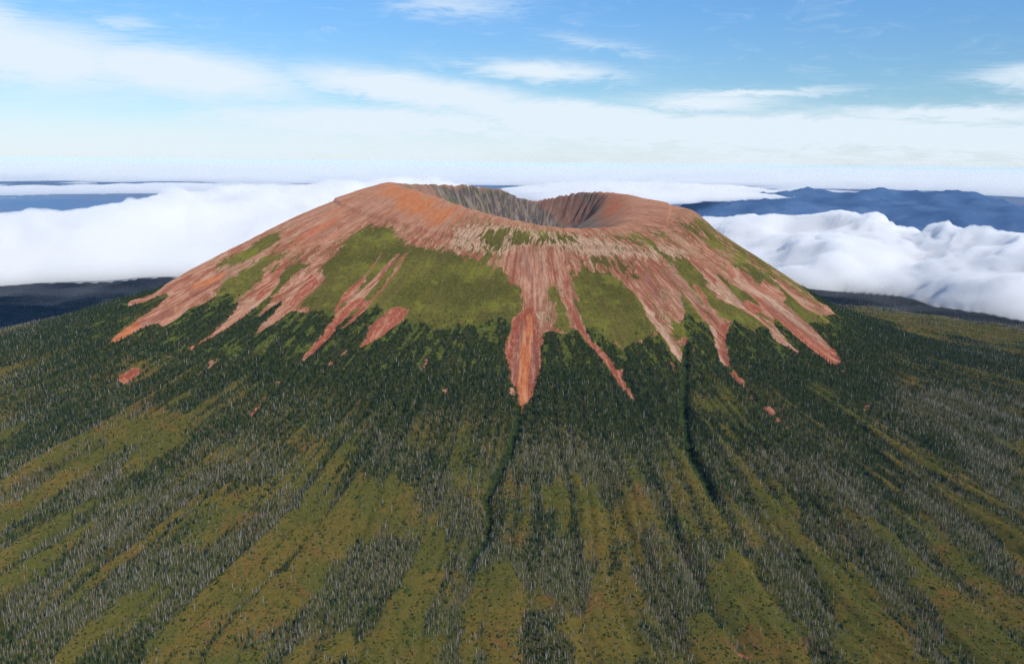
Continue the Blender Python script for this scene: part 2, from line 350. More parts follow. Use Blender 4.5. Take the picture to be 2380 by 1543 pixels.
ALPINE = ('p','o',[300,700,298,709,330,705,388,680,400,684,420,690,370,720,345,745,380,760,408,742,440,718,475,705,500,690,540,682,545,700,525,706,555,703,570,713,590,705,615,694,640,688,655,686,655,705,672,720,700,728,720,726,755,722,780,720,
   805,735,830,728,855,717,875,713,890,718,895,735,918,750,950,742,962,748,990,752,1003,768,1040,765,1060,752,1085,757,1110,755,1125,748,1153,742,1170,740,1190,750,1195,790,1230,790,1258,772,1284,770,1320,778,1330,764,1345,765,1352,780,1365,772,1362,760,1382,760,1400,780,1418,795,1440,806,1450,812,
   1458,808,1470,795,1493,798,1502,782,1525,782,1534,765,1548,785,1560,800,1575,830,1583,833,1590,800,1596,784,1590,760,1592,730,1608,735,1620,752,1632,746,1645,746,1660,770,1680,790,1695,756,1706,745,1725,757,1745,770,1760,768,1766,758,1780,757,1800,790,1815,800,1830,804,1855,820,1862,822,
   1830,790,1800,755,1800,745,1825,745,1850,765,1880,790,1900,810,1915,800,1895,772,1872,752,1905,750,1925,755,1930,745,1916,737,1932,732,1945,735,1925,712,
   1900,700,1880,680,1700,560,1620,505,1560,476,1500,462,1430,457,1350,452,1240,471,1080,436,990,436,905,431,800,463,700,502,600,550,500,605,420,645,340,688])
OPEN = [('p',v,f) for v, f in [
 ('A',[0,120,130,70,350,20,600,-20,350,50,150,110,0,160]), ('A',[600,290,900,200,1200,90,1270,110,1000,250,700,340,620,340]),
 ('A',[0,660,300,560,620,400,800,350,1000,280,1050,320,900,400,700,460,500,560,350,650,180,740,0,800]),
 ('A',[100,900,330,780,500,700,640,650,800,590,820,640,700,690,560,770,470,850,350,960,250,1020,0,1090,0,960]),
 ('A',[180,1110,300,1060,500,1040,700,960,790,870,850,880,700,1000,550,1140,380,1230,250,1210,300,1130]),
 ('A',[140,1560,230,1440,400,1380,520,1270,620,1240,450,1350,380,1460,350,1560]),
 ('A',[1030,1230,1200,1080,1350,1000,1500,900,1600,760,1880,690,1890,850,1750,950,1730,1050,1780,1180,1700,1250,1500,1260,1300,1350,1050,1400,960,1350]),
 ('A',[880,1560,1000,1480,1250,1470,1450,1480,1470,1560]), ('A',[1420,600,1550,560,1600,620,1500,650]), ('A',[1650,450,1800,400,1900,430,1890,570,1700,500]),
 ('B',[0,560,150,520,280,560,330,680,250,760,320,820,100,870,0,860]), ('B',[380,950,500,900,560,960,520,1050,450,1150,430,1300,460,1400,380,1560,0,1560,0,1380,100,1250,250,1130,350,1050]),
 ('B',[600,1180,680,1070,850,1030,950,1080,980,1180,1050,1300,940,1330,900,1400,900,1560,680,1560,600,1400]),
 ('B',[880,650,1000,560,1150,520,1350,560,1480,640,1500,760,1550,900,1480,1000,1300,980,1250,850,1100,800,950,780,850,800]),
 ('B',[1200,1150,1300,1050,1450,1020,1580,1100,1640,1250,1660,1560,1180,1560,1200,1400,1180,1250]),
 ('C',[150,20,230,40,280,150,380,270,330,300,200,200,140,120]), ('C',[420,560,500,620,620,760,700,850,680,900,560,850,450,700]),
 ('C',[280,900,380,870,430,1000,460,1150,560,1220,720,1380,740,1480,760,1560,60,1560,100,1300,200,1050]),
 ('C',[900,1250,1000,1180,1120,1270,1210,1400,1240,1560,950,1560,900,1400]),
 ('C',[1330,930,1430,1000,1600,1080,1750,1180,1880,1260,1880,1560,1500,1560,1540,1400,1480,1300,1490,1150,1400,1050]),
 ('C',[1480,640,1700,720,1880,790,1880,1000,1700,950,1600,800,1500,700]), ('C',[1600,300,1750,330,1880,380,1880,480,1700,420]),
 ('C',[1150,340,1350,480,1450,560,1380,590,1250,480,1130,400]), ('C',[1080,0,1250,20,1400,80,1350,110,1200,80]), ('C',[680,0,760,10,870,110,800,120,720,70]),
 ('3',[1100,1045,1500,1075,1900,1125,2390,1250,2390,1400,2000,1280,1700,1290,1500,1200,1250,1130]),
 ('4',[0,720,300,640,560,500,580,480,600,500,500,600,300,700,0,760]), ('4',[0,640,200,590,280,560,330,600,150,660,0,690]), ('4',[150,780,400,720,700,650,900,760,700,900,380,1000,250,920]),
 ('4',[1150,830,1350,780,1400,860,1200,900]), ('4',[1780,1010,1880,930,1900,1000,1820,1040]),
 ('6',[870,830,960,840,1050,950,1090,1050,1000,1100,900,1020,880,900]), ('6',[1730,830,1820,850,2040,1050,1980,1060,1830,960]),
]]
SNAG = [('s',v,f) for v, f in [
 ('A',[0,650,60,120,620,60,280,575,40]), ('A',[0,930,50,150,880,40]), ('A',[0,1345,90,130,1210,90,240,1120,90,400,1040,70,520,960,80,640,850,70,760,770,60,900,690,50,1050,600,50,1200,510,50]),
 ('A',[490,890,90,600,790,80,700,700,60,850,640,40]), ('A',[200,780,40,330,690,50,500,610,60,640,500,50]), ('A',[400,1260,60,600,1130,100,760,1070,110,900,1010,110,1080,990,100,1250,930,80,1350,860,70,1460,720,70,1650,650,60]),
 ('A',[1780,930,100,1830,1100,110,1800,1280,90,1560,1400,90,1200,1400,80]), ('A',[1080,560,60,1300,520,60,1500,420,60]),
 ('B',[0,1260,90,100,1170,110,220,1090,90,270,980,90,180,900,120]), ('B',[520,1560,130,480,1350,120,500,1200,110,570,1100,100,640,1030,90,740,960,80,780,840,70,850,750,70,900,640,80]),
 ('B',[420,640,70,560,740,90,640,860,80]), ('B',[1050,700,90,1090,850,110,1130,1000,130,1140,1180,130,1070,1330,110,1120,1450,110,1150,1560,100]),
 ('B',[1590,800,80,1620,950,100,1680,1100,110,1710,1300,120,1720,1560,120]), ('B',[820,1010,80,1000,1060,90]), ('B',[0,960,70,200,980,80]), ('B',[100,430,200,350,470,120,500,600,80]),
 ('B',[900,460,120,1200,440,160,1450,520,120]),
 ('C',[40,1240,80,130,1000,90,250,860,80]), ('C',[470,940,90,600,1000,100,650,1150,100,760,1280,110,830,1400,110,860,1560,110]), ('C',[750,780,120,900,900,120,1000,900,120,1150,1050,140,1280,1180,140,1330,1300,150,1320,1450,150,1340,1560,140]),
 ('C',[1300,600,90,1400,700,100,1600,850,110,1700,980,110,1880,1170,100]), ('C',[1500,350,90,1700,520,100,1880,680,80]),
 ('C',[500,450,120,800,560,140,1100,720,120]), ('C',[1180,150,120,1500,180,160,1880,330,140]),
]]
CHAN = [('s','B',[905,130,14,895,250,34,870,330,40,845,400,36,800,490,34,760,580,40,725,650,30,745,760,26,725,880,24,650,970,30,630,1050,16]), ('s','5',[590,880,14,540,960,20,470,1080,24,430,1250,20]),
        ('s','C',[50,100,40,60,260,36,90,420,30,170,560,30,210,660,30]), ('s','6',[745,560,30,735,800,40,730,1000,50,735,1200,40])]
DENSE = [('p','o',[330,770,420,720,560,720,700,735,900,760,1180,760,1200,950,1060,965,900,930,760,870,640,830,500,830,380,840]),
         ('p','o',[1235,800,1280,775,1440,815,1580,850,1600,970,1500,980,1380,960,1230,970]), ('p','o',[1680,780,1850,820,1960,870,1950,950,1860,900,1780,890,1700,860]),
         ('p','A',[0,200,300,110,480,90,520,200,400,300,200,380,0,500]), ('p','C',[700,450,1000,450,1300,560,1360,700,1200,720,950,600,760,560])]
def masks():
    M = {}
    M['red'] = ras(RED, 1); M['pink'] = ras(PINKS, 1)
    M['orange'] = np.maximum(ras(ORANGE, 1), ras(OSOFT, 9) * .8); M['tan'] = np.maximum(ras([t for t in TANS if t[1] != '2'], 1), ras([t for t in TANS if t[1] == '2'], 6)); M['mauve'] = ras(MAUVE, 1); M['crim'] = ras(CRIM, 8)
    st = np.maximum(M['red'], M['pink']); M['stream'] = st
    g = ras(GRASS, 5); h = ras(HALF, 7) * 0.55; M['wide'] = blur(np.maximum(g, h * 1.6), 14)
    M['grass'] = np.maximum(g, h) * (1 - st)
    al = ras([ALPINE], 0)
    gx = GX0 + GS * np.arange(GNX)[None, :]; gy = GY0 + GS * np.arange(GNY)[:, None]; gr, gp = polar(gx, gy)
    lim = 735 + 25 * np.sin(gx / 90) + 60 * (gx < CX)
    al = np.where((np.abs(gp) > 78) & (gr < lim), 1.0, al); al = np.where((gp < -66) & (gr < np.interp(gp, [-180, -125, -95, -76, -70, -66], [735, 745, 800, 960, 985, 900])), 1.0, al)
    al = np.where((gp > 66) & (gr < np.interp(gp, [66, 76, 90, 180], [600, 735, 740, 735])), 1.0, al); M['alpine'] = blur(al, 1)
    M['open'] = ras(OPEN, 9); M['snag'] = ras(SNAG, 6); M['chan'] = ras(CHAN, 1); M['dense'] = ras(DENSE, 14)
    M['cut'] = blur(np.maximum(st * 0.9, M['chan']), 2)
    return M
MS = masks()
def GUL(x, y):
    return -9.0 * samp(MS['chan'], x, y) - 6.0 * samp(MS['cut'], x, y) * sstep(560, 620, np.hypot(x - CX, y - CY)) - 2.0 * samp(MS['cut'], x, y)
BALP = blur(MS['alpine'], 9)
def cover(X, Y, Z, r, ph):
    """how the woods stand: tree cover, share of it that is dead, turf gaps along the upper edge, openness"""
    w0 = fbm(X / 22, Y / 22, 2, 301) * 9 + fbm(X / 75, Y / 75, 3, 303) * 34; w1 = fbm(X / 22, Y / 22, 2, 302) * 9 + fbm(X / 75, Y / 75, 3, 304) * 34
    S = {k: samp(MS[k], X + w0, Y + w1) for k in ('open', 'snag', 'dense')}
    cl = fbm(X / 30, Y / 30, 3, 306); cl2 = fbm(X / 110, Y / 110, 3, 307); low = sstep(680, 570, Z); ele = sstep(660, 460, Z)
    _, n1, n2 = stripes(X, Y, r, ph / 57.3); n3 = gnoise(ph / 57.3 * 75 + cl * .6, r / 380, 21)
    belt = np.exp(-(n1 / .20) ** 2) * 1.15 + np.exp(-(n2 / .22) ** 2) * .75 + n3 * .45 + .45 * cl + .35 * cl2
    belt = belt * np.clip(.75 + 1.5 * fbm(X / 170, Y / 170, 3, 318),   .5, 1.5) + .42 * fbm(X / 260, Y / 260, 3, 319)
    f = belt * low - .66 * ele + .48 * (1 - low) + .35 * (1 - S['open']) - .75 * S['open'] + 1.25 * S['snag'] + .42 * S['dense'] + .27
    tree = sstep(-.2, .95, f + .25 * fbm(X / 9, Y / 9, 2, 317))
    deadf = np.clip(ele * (.54 + .9 * fbm(X / 140, Y / 140, 2, 316)) + .6 * S['snag'] - .35 * S['dense'], .14, .85)
    edge = sstep(600, 655, Z)
    gap = edge * sstep(-.02, .08, fbm(ph / 57.3 * 620 / 11, r / 60, 3, 311) + .5 * cl + .45 * (samp(BALP, X, Y) - .42))
    return tree, deadf, gap, cl, ele, edge
#TERRAIN>>

# ------------------------------------------------------------------ node helpers
def mat(name):
    m = bpy.data.materials.new(name); m.use_nodes = True; m.node_tree.nodes.clear(); return m, NT(m.node_tree)
class NT:
    def __init__(s, t): s.t = t
    def n(s, typ, props=None, **inp):
        d = s.t.nodes.new(typ)
        for k, v in (props or {}).items(): setattr(d, k, v)
        for k, v in inp.items():
            key = int(k[1:]) if k[0] == 'i' and k[1:].isdigit() else k.replace('_', ' ')
            if isinstance(v, bpy.types.NodeSocket): s.t.links.new(v, d.inputs[key])
            else: d.inputs[key].default_value = v
        return d
    def math(s, op, a, b=None, c=None, clamp=False):
        d = s.t.nodes.new('ShaderNodeMath'); d.operation = op; d.use_clamp = clamp
        for i, v in enumerate((a, b, c)):
            if v is None: continue
            if isinstance(v, bpy.types.NodeSocket): s.t.links.new(v, d.inputs[i])
            else: d.inputs[i].default_value = v
        return d.outputs[0]
    def mix(s, f, a, b, typ='MIX'):
        d = s.t.nodes.new('ShaderNodeMix'); d.data_type = 'RGBA'; d.blend_type = typ
        for i, v in ((0, f), (6, a), (7, b)):
            if isinstance(v, bpy.types.NodeSocket): s.t.links.new(v, d.inputs[i])
            else: d.inputs[i].default_value = (*v, 1) if isinstance(v, tuple) and len(v) == 3 else v
        return d.outputs[2]
    def step(s, x, a, b):      # smooth ramp 0..1 between a and b
        d = s.t.nodes.new('ShaderNodeMapRange'); d.interpolation_type = 'SMOOTHSTEP'
        s.t.links.new(x, d.inputs[0]); d.inputs[1].default_value = a; d.inputs[2].default_value = b
        return d.outputs[0]
    def noise(s, vec, scale, detail=4, rough=0.55, dist=0.0):
        d = s.n('ShaderNodeTexNoise', None, Vector=vec, Scale=scale, Detail=detail, Roughness=rough, Distortion=dist)
        return d.outputs[0]
    def attr(s, name):
        a = s.n('ShaderNodeAttribute', {'attribute_name': name}); sp = s.n('ShaderNodeSeparateColor', None, Color=a.outputs[0])
        return sp.outputs[0], sp.outputs[1], sp.outputs[2], a.outputs[3]
    def scale(s, v, sc):
        return s.n('ShaderNodeVectorMath', {'operation': 'MULTIPLY'}, i0=v, i1=sc).outputs[0]

# ------------------------------------------------------------------ sky: daylight sky with high thin cloud
def build_world():
    T = NT(world.node_tree); T.t.nodes.clear()
    sky = T.n('ShaderNodeTexSky', {'sky_type': 'NISHITA', 'sun_disc': False, 'sun_elevation': SUN_EL, 'sun_rotation': SUN_AZ,
                                   'altitude': 1000.0, 'air_density': 1.0, 'dust_density': 0.4, 'ozone_density': 1.5})
    tc = T.n('ShaderNodeTexCoord'); sep = T.n('ShaderNodeSeparateXYZ', None, Vector=tc.outputs['Generated'])
    x, y, z = sep.outputs
    el = T.math('MULTIPLY', T.math('ARCSINE', z), 57.2958); az = T.math('MULTIPLY', T.math('ARCTAN2', x, y), 57.2958)
    zz = T.math('ADD', T.math('MAXIMUM', z, 0.0), 0.07)
    P = T.n('ShaderNodeCombineXYZ', None, X=T.math('DIVIDE', x, zz), Y=T.math('DIVIDE', y, zz), Z=0.0).outputs[0]
    AE = T.n('ShaderNodeCombineXYZ', None, X=T.math('MULTIPLY', az, 0.09), Y=T.math('MULTIPLY', el, 0.34), Z=z).outputs[0]
    n1 = T.noise(AE, 1.3, 8, 0.6, 0.5); n2 = T.noise(AE, 3.6, 8, 0.66, 0.9)
    warp = T.math('MULTIPLY', T.math('SUBTRACT', n1, 0.5), 7.0)
    warp2 = T.math('MULTIPLY', T.math('SUBTRACT', n2, 0.5), 4.0)
    cov = None
    for (a0, e0, ra, re, tilt, amp) in CIRRUS:
        da = T.math('SUBTRACT', az, a0); de = T.math('SUBTRACT', T.math('SUBTRACT', el, e0), T.math('MULTIPLY', da, tilt))
        da = T.math('DIVIDE', T.math('ADD', da, warp), ra); de = T.math('DIVIDE', T.math('ADD', de, T.math('MULTIPLY', warp2, 0.35)), re)
        q = T.math('ADD', T.math('MULTIPLY', da, da), T.math('MULTIPLY', de, de))
        g = T.math('MULTIPLY', T.math('POWER', 2.718, T.math('MULTIPLY', q, -1.0)), amp)
        cov = g if cov is None else T.math('MAXIMUM', cov, g)
    tex = T.math('ADD', T.math('MULTIPLY', n2, 0.9), T.math('MULTIPLY', n1, 0.9))
    n4 = T.noise(T.scale(AE, (0.55, 2.2, 1)), 9.0, 6, 0.7, 1.2); tex = T.math('ADD', tex, T.math('MULTIPLY', T.math('SUBTRACT', n4, 0.5), 0.9))
    c = T.math('MULTIPLY', cov, T.step(T.math('ADD', tex, T.math('MULTIPLY', cov, 0.6)), 0.8, 1.35))
    low = T.math('MULTIPLY', T.step(T.math('ADD', el, T.math('MULTIPLY', warp2, 0.9)), 4.2, 0.6), T.math('ADD', 0.52, T.math('MULTIPLY', T.step(tex, 0.55, 1.15), 0.38)))
    c = T.math('MINIMUM', T.math('ADD', c, low), 0.96)
    wisps = T.math('MULTIPLY', T.step(n2, 0.5, 0.8), 0.22)
    c = T.math('MAXIMUM', c, wisps)
    tint = T.mix(T.step(el, -1.0, 5.0), (0.93, 1.04, 1.32), (0.77, 1.06, 1.30))
    tint = T.mix(T.step(el, 4.0, 10.5), tint, (0.74, 1.16, 1.55))
    base = T.mix(1.0, sky.outputs[0], tint, 'MULTIPLY')
    col = T.mix(c, base, CLOUD_COL)
    bg = T.n('ShaderNodeBackground', None, Color=col, Strength=SKY_STRENGTH)
    out = T.n('ShaderNodeOutputWorld'); T.t.links.new(bg.outputs[0], out.inputs[0])
# high clouds: azimuth and height above the horizon in degrees, half widths, slope, strength
CIRRUS = [(-29, 5.7, 10, 2.1, -0.09, 1.15), (-20, 5.0, 8, 1.5, -0.09, 1.2), (-31, 7.6, 5, 1.3, -0.25, 0.95), (-6, 4.3, 9, 1.05, -0.1, 1.25), (3, 3.1, 10, 0.95, -0.08, 1.15), (1.5, 5.6, 5.5, 0.7, -0.05, 1.0),
          (-8, 2.6, 11, 0.9, -0.02, 0.9), (14, 4.2, 7, 0.3, 0.02, 0.95), (11, 3.7, 6, 0.7, 0.0, 1.0), (14, 2.1, 18, 0.95, -0.02, 1.2), (26, 3.0, 8, 0.55, 0.0, 0.9), (30, 4.9, 4, 0.8, 0.0, 0.9), (-4, 9.4, 5, 0.9, 0.0, 0.6), (5, 7.2, 4, 0.5, -0.15, 0.5), (-23, 7.5, 2.2, 0.6, 0, 0.6)]
SKY_GAIN = (1.0, 1.0, 1.0); CLOUD_COL = (8.9, 10.1, 11.2)
build_world()

def link(o): scene.collection.objects.link(o); return o
def new_mesh(name, co, faces, m=None, smooth=True):
    me = bpy.data.meshes.new(name); co = np.asarray(co, np.float32); faces = np.asarray(faces, np.int32)
    me.vertices.add(len(co)); me.vertices.foreach_set('co', co.ravel())
    k = faces.shape[1]; me.loops.add(faces.size); me.loops.foreach_set('vertex_index', faces.ravel())
    me.polygons.add(len(faces)); me.polygons.foreach_set('loop_start', np.arange(0, faces.size, k, dtype=np.int32))
    me.polygons.foreach_set('use_smooth', np.full(len(faces), smooth))
    me.update(calc_edges=True)
    if m: me.materials.append(m)
    return me
def grid_faces(ny, nx):
    i = np.arange(ny * nx).reshape(ny, nx)
    return np.stack([i[:-1, :-1], i[:-1, 1:], i[1:, 1:], i[1:, :-1]], -1).reshape(-1, 4)
def setattr_col(me, name, arr):
    a = me.attributes.new(name, 'FLOAT_COLOR', 'POINT'); a.data.foreach_set('color', np.ascontiguousarray(arr, np.float32).ravel())
def axis(lo, hi, st, glo, ghi, klo=1.04, khi=1.04):
    c = list(np.arange(lo, hi + st, st)); s = st; v = c[-1]; up = []
    while v < ghi: s *= khi; v += s; up.append(v)
    s = st; v = c[0]; dn = []
    while v > glo: s *= klo; v -= s; dn.append(v)
    return np.array(dn[::-1] + c + up)
FINE = 3.3
xs = axis(-1350, 1400, FINE, -75000, 75000); ys = axis(850, 2950, FINE, -6000, 110000, 1.09, 1.04)
X, Y = np.meshgrid(xs, ys); sh = X.shape; X = X.ravel(); Y = Y.ravel()
Zt = hgt(X, Y)
r_, ph_ = polar(X, Y)
# rubble benches on the bare slopes
alp = samp(MS['alpine'], X, Y, 0)
fl_a = ph_ / 57.3 * 620
rb = ridged(fl_a / 22 + fbm(X / 60, Y / 60, 2, 5) * 1.2, r_ / 60, 3, 9)
Zt = Zt + alp * (1 - samp(MS['grass'], X, Y)) * rb * 0.9 * (r_ > 330)
tm, T = mat('ground_cover')
ground_me = new_mesh('terrain', np.stack([X, Y, Zt], 1), grid_faces(*sh), tm)
sm = {k: samp(MS[k], X, Y) for k in MS}
setattr_col(ground_me, 'ma', np.stack([sm['grass'], sm['stream'], sm['red'], sm['tan']], 1))
setattr_col(ground_me, 'mb', np.stack([sm['mauve'], sm['orange'], sm['alpine'], sm['open']], 1))
setattr_col(ground_me, 'mc', np.stack([sm['snag'], sm['chan'], sm['crim'], sm['dense']], 1))
Rr = np.interp(ph_, _ph, _rimR)
inb = sstep(1.0, 0.9, r_ / Rr) 
flow_xy = np.stack([fl_a, r_, r_ / Rr, sm['wide']], 1)
setattr_col(ground_me, 'flow', flow_xy)
_inr = (X > GX0) & (X < GX0 + GS * GNX) & (Y > GY0) & (Y < GY0 + GS * GNY)
_md = np.zeros((len(X), 4)); _md[:, 1] = .5
_t, _d, _g, _c, _e, _ed = cover(X[_inr], Y[_inr], Zt[_inr], r_[_inr], ph_[_inr]); _md[_inr, 0] = _g; _md[_inr, 1] = _t; _md[_inr, 2] = _d
setattr_col(ground_me, 'md', _md)
ground = link(bpy.data.objects.new('terrain', ground_me)); ground['kind'] = 'structure'; ground['label'] = 'red and green slopes of the old volcano and the land around its foot'

def terrain_material():
    grass, stream, red, tan_ = T.attr('ma'); mauve, orange, alpine, open_ = T.attr('mb'); snag, chan, crim, dense = T.attr('mc')
    fa, fr, fq, wide = T.attr('flow'); gap, tree, deadf, _ = T.attr('md')
    geo = T.n('ShaderNodeNewGeometry'); pos = geo.outputs['Position']
    px_, py_, pz_ = T.n('ShaderNodeSeparateXYZ', None, Vector=pos).outputs
    fl = T.n('ShaderNodeCombineXYZ', None, X=fa, Y=T.math('MULTIPLY', fr, 0.33), Z=T.math('MULTIPLY', pz_, 0.1)).outputs[0]   # streaks down the slope
    nG = T.noise(fl, 1 / 2.2, 4, 0.75)
    flw = T.n('ShaderNodeVectorMath', {'operation': 'ADD'}, i0=fl, i1=T.scale(T.n('ShaderNodeTexNoise', None, Vector=pos, Scale=0.012, Detail=2).outputs[1], (30, 8, 0))).outputs[0]
    nA = T.noise(flw, 1 / 9.0, 5, 0.6, 0.4)      # small islands
    nB = T.noise(flw, 1 / 38.0, 4, 0.6, 0.3)     # long streaks
    nC = T.noise(pos, 1 / 120.0, 4, 0.55)        # broad mottling
    nD = T.noise(pos, 1 / 7.0, 5, 0.7)           # grain
    nE = T.noise(fl, 1 / 4.0, 4, 0.7)
    # rubble
    c = T.mix(T.step(nB, 0.38, 0.62), (0.235, 0.084, 0.046), (0.335, 0.150, 0.090))
    c = T.mix(T.math('MULTIPLY', T.step(nA, 0.50, 0.60), 0.75), c, (0.40, 0.235, 0.155))
    c = T.mix(T.math('MULTIPLY', T.step(nC, 0.5, 0.7), 0.6), c, (0.27, 0.17, 0.115))
    c = T.mix(T.math('MULTIPLY', T.step(nD, 0.52, 0.68), 0.5), c, (0.15, 0.085, 0.06))
    c = T.mix(T.math('MULTIPLY', T.step(nG, 0.56, 0.68), 0.5), c, (0.55, 0.40, 0.29))
    nS = T.noise(T.n('ShaderNodeCombineXYZ', None, X=fa, Y=T.math('MULTIPLY', fr, 0.09), Z=0.0).outputs[0], 1 / 26.0, 6, 0.68, 0.3)
    c = T.mix(T.math('MULTIPLY', T.step(nS, 0.50, 0.62), 0.7), c, (0.185, 0.058, 0.032))
    c = T.mix(T.math('MULTIPLY', T.step(nS, 0.44, 0.36), 0.5), c, (0.38, 0.26, 0.175))
    upper = T.step(T.math('ADD', pz_, T.math('MULTIPLY', nC, 60.0)), 880.0, 960.0)
    c = T.mix(T.math('MULTIPLY', upper, 0.6), c, T.mix(T.step(nE, 0.4, 0.6), (0.26, 0.115, 0.066), (0.34, 0.19, 0.125)))
    def lay(c, m, f, col1, col2, lo=0.3, hi=0.6, amp=0.8, n=nB):
        k = T.step(T.math('ADD', m, T.math('MULTIPLY', T.math('SUBTRACT', n, 0.5), amp)), lo, hi)
        return T.mix(T.math('MULTIPLY', k, f), c, T.mix(T.step(nE, 0.35, 0.65), col1, col2))
    c = lay(c, red, 0.85, (0.175, 0.038, 0.022), (0.29, 0.072, 0.038), 0.25, 0.75, 1.1)
    c = T.mix(T.math('MULTIPLY', T.math('MULTIPLY', red, T.step(T.noise(fl, 1 / 3.2, 5, 0.7), 0.52, 0.6)), 0.7), c, (0.40, 0.20, 0.12))
    c = lay(c, tan_, 0.6, (0.31, 0.205, 0.135), (0.50, 0.375, 0.265), 0.3, 0.7, 1.9, nA)
    c = lay(c, orange, 0.8, (0.35, 0.105, 0.036), (0.42, 0.165, 0.065), 0.25, 0.7, 1.8, nS)
    c = lay(c, crim, 0.8, (0.38, 0.10, 0.045), (0.45, 0.17, 0.09), 0.25, 0.9, 1.8, nS)
    c = lay(c, mauve, 0.6, (0.17, 0.072, 0.052), (0.23, 0.105, 0.078), 0.3, 0.75, 1.3, nS)
    nR = T.noise(T.n('ShaderNodeCombineXYZ', None, X=fa, Y=T.math('MULTIPLY', fr, 0.07), Z=0.0).outputs[0], 1 / 7.0, 5, 0.72, 0.5)
    c = T.mix(T.math('MULTIPLY', T.math('MULTIPLY', stream, T.step(nR, 0.52, 0.60)), 0.65), c, (0.17, 0.052, 0.030))
    c = T.mix(T.math('MULTIPLY', T.math('MULTIPLY', stream, T.step(nR, 0.46, 0.40)), 0.45), c, (0.44, 0.27, 0.17))
    # crater wall
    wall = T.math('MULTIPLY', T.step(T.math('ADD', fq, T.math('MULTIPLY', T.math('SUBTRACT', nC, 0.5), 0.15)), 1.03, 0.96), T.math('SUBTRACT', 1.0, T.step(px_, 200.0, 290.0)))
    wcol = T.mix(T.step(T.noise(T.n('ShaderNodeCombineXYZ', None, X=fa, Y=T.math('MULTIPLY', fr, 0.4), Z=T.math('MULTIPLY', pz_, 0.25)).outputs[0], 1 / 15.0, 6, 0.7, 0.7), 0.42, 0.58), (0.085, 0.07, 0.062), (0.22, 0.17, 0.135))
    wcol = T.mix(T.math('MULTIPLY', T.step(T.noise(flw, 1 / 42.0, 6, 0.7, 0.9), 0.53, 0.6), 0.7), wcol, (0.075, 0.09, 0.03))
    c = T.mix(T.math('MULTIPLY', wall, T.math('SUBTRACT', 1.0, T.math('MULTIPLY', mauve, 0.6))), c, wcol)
    # turf
    tc = T.mix(T.step(nC, 0.38, 0.62), (0.066, 0.062, 0.012), (0.120, 0.110, 0.020))
    tc = T.mix(T.math('MULTIPLY', T.step(nB, 0.48, 0.62), 0.55), tc, (0.110, 0.092, 0.02))
    tc = T.mix(T.math('MULTIPLY', T.step(nD, 0.48, 0.60), 0.7), tc, (0.036, 0.042, 0.009))
    tc = T.mix(T.math('MULTIPLY', T.step(T.noise(pos, 1 / 3.0, 3, 0.7), 0.55, 0.65), 0.5), tc, (0.17, 0.13, 0.05))
    tc = T.mix(T.math('MULTIPLY', T.step(nE, 0.52, 0.64), 0.35), tc, (0.17, 0.17, 0.04))
    tc = T.mix(T.math('MULTIPLY', T.step(T.noise(pos, 1 / 60.0, 5, 0.6), 0.55, 0.62), 0.5), tc, (0.150, 0.150, 0.022))
    tc = T.mix(T.math('MULTIPLY', T.step(T.noise(fl, 1 / 5.0, 4, 0.75), 0.64, 0.70), T.step(T.noise(pos, 1 / 70.0, 3, 0.5), 0.52, 0.62)), tc, (0.42, 0.33, 0.23))
    tc = T.mix(T.math('MULTIPLY', T.step(nS, 0.50, 0.60), 0.45), tc, (0.085, 0.064, 0.022))
    nI = T.noise(flw, 1 / 13.0, 5, 0.62, 0.8)
    gk = T.math('ADD', grass, T.math('ADD', T.math('MULTIPLY', T.math('SUBTRACT', nI, 0.5), 2.0), T.math('MULTIPLY', T.math('SUBTRACT', nB, 0.5), 1.6)))
    gk = T.step(gk, 0.44, 0.54)
    crack = T.step(T.math('ABSOLUTE', T.math('SUBTRACT', T.noise(flw, 1 / 16.0, 3, 0.6, 1.2), 0.5)), 0.022, 0.010)
    gk = T.math('MAXIMUM', gk, T.math('MULTIPLY', crack, T.step(T.math('ADD', wide, T.math('MULTIPLY', T.math('SUBTRACT', nC, 0.5), 0.8)), 0.06, 0.30)))
    gk = T.math('MULTIPLY', gk, T.step(T.math('ADD', stream, T.math('MULTIPLY', T.math('SUBTRACT', nI, 0.5), 1.6)), 0.75, 0.45))
    c = T.mix(gk, c, tc)
    # woods and bog
    floor = T.mix(T.step(nD, 0.42, 0.6), (0.014, 0.021, 0.008), (0.048, 0.052, 0.018))
    fringe = T.mix(T.step(nD, 0.4, 0.65), (0.052, 0.062, 0.014), (0.105, 0.112, 0.022))
    near_alp = T.step(pz_, 560.0, 700.0)
    floor = T.mix(T.step(T.math('ADD', gap, T.math('MULTIPLY', T.math('SUBTRACT', nD, 0.5), 0.6)), 0.35, 0.6), floor, fringe)
    bogA = T.mix(T.step(nC, 0.42, 0.58), (0.112, 0.080, 0.017), (0.074, 0.069, 0.014))
    bogA = T.mix(T.math('MULTIPLY', T.step(T.noise(pos, 1 / 75.0, 6, 0.68, 0.6), 0.52, 0.68), 0.7), bogA, (0.140, 0.062, 0.022))
    bogA = T.mix(T.math('MULTIPLY', T.step(nD, 0.47, 0.62), 0.65), bogA, (0.036, 0.048, 0.009))
    bogA = T.mix(T.math('MULTIPLY', T.step(T.noise(pos, 1 / 2.6, 3, 0.7), 0.58, 0.68), 0.55), bogA, (0.22, 0.17, 0.07))
    ok = T.step(T.math('ADD', tree, T.math('MULTIPLY', T.math('SUBTRACT', nD, 0.5), 0.5)), 0.85, 0.15)
    low = T.mix(T.math('MULTIPLY', T.math('ADD', T.math('MULTIPLY', ok, 0.62), 0.30), T.math('SUBTRACT', 1.0, T.math('MULTIPLY', T.math('MULTIPLY', dense, 0.5), T.math('SUBTRACT', 1.0, ok)))), floor, bogA)
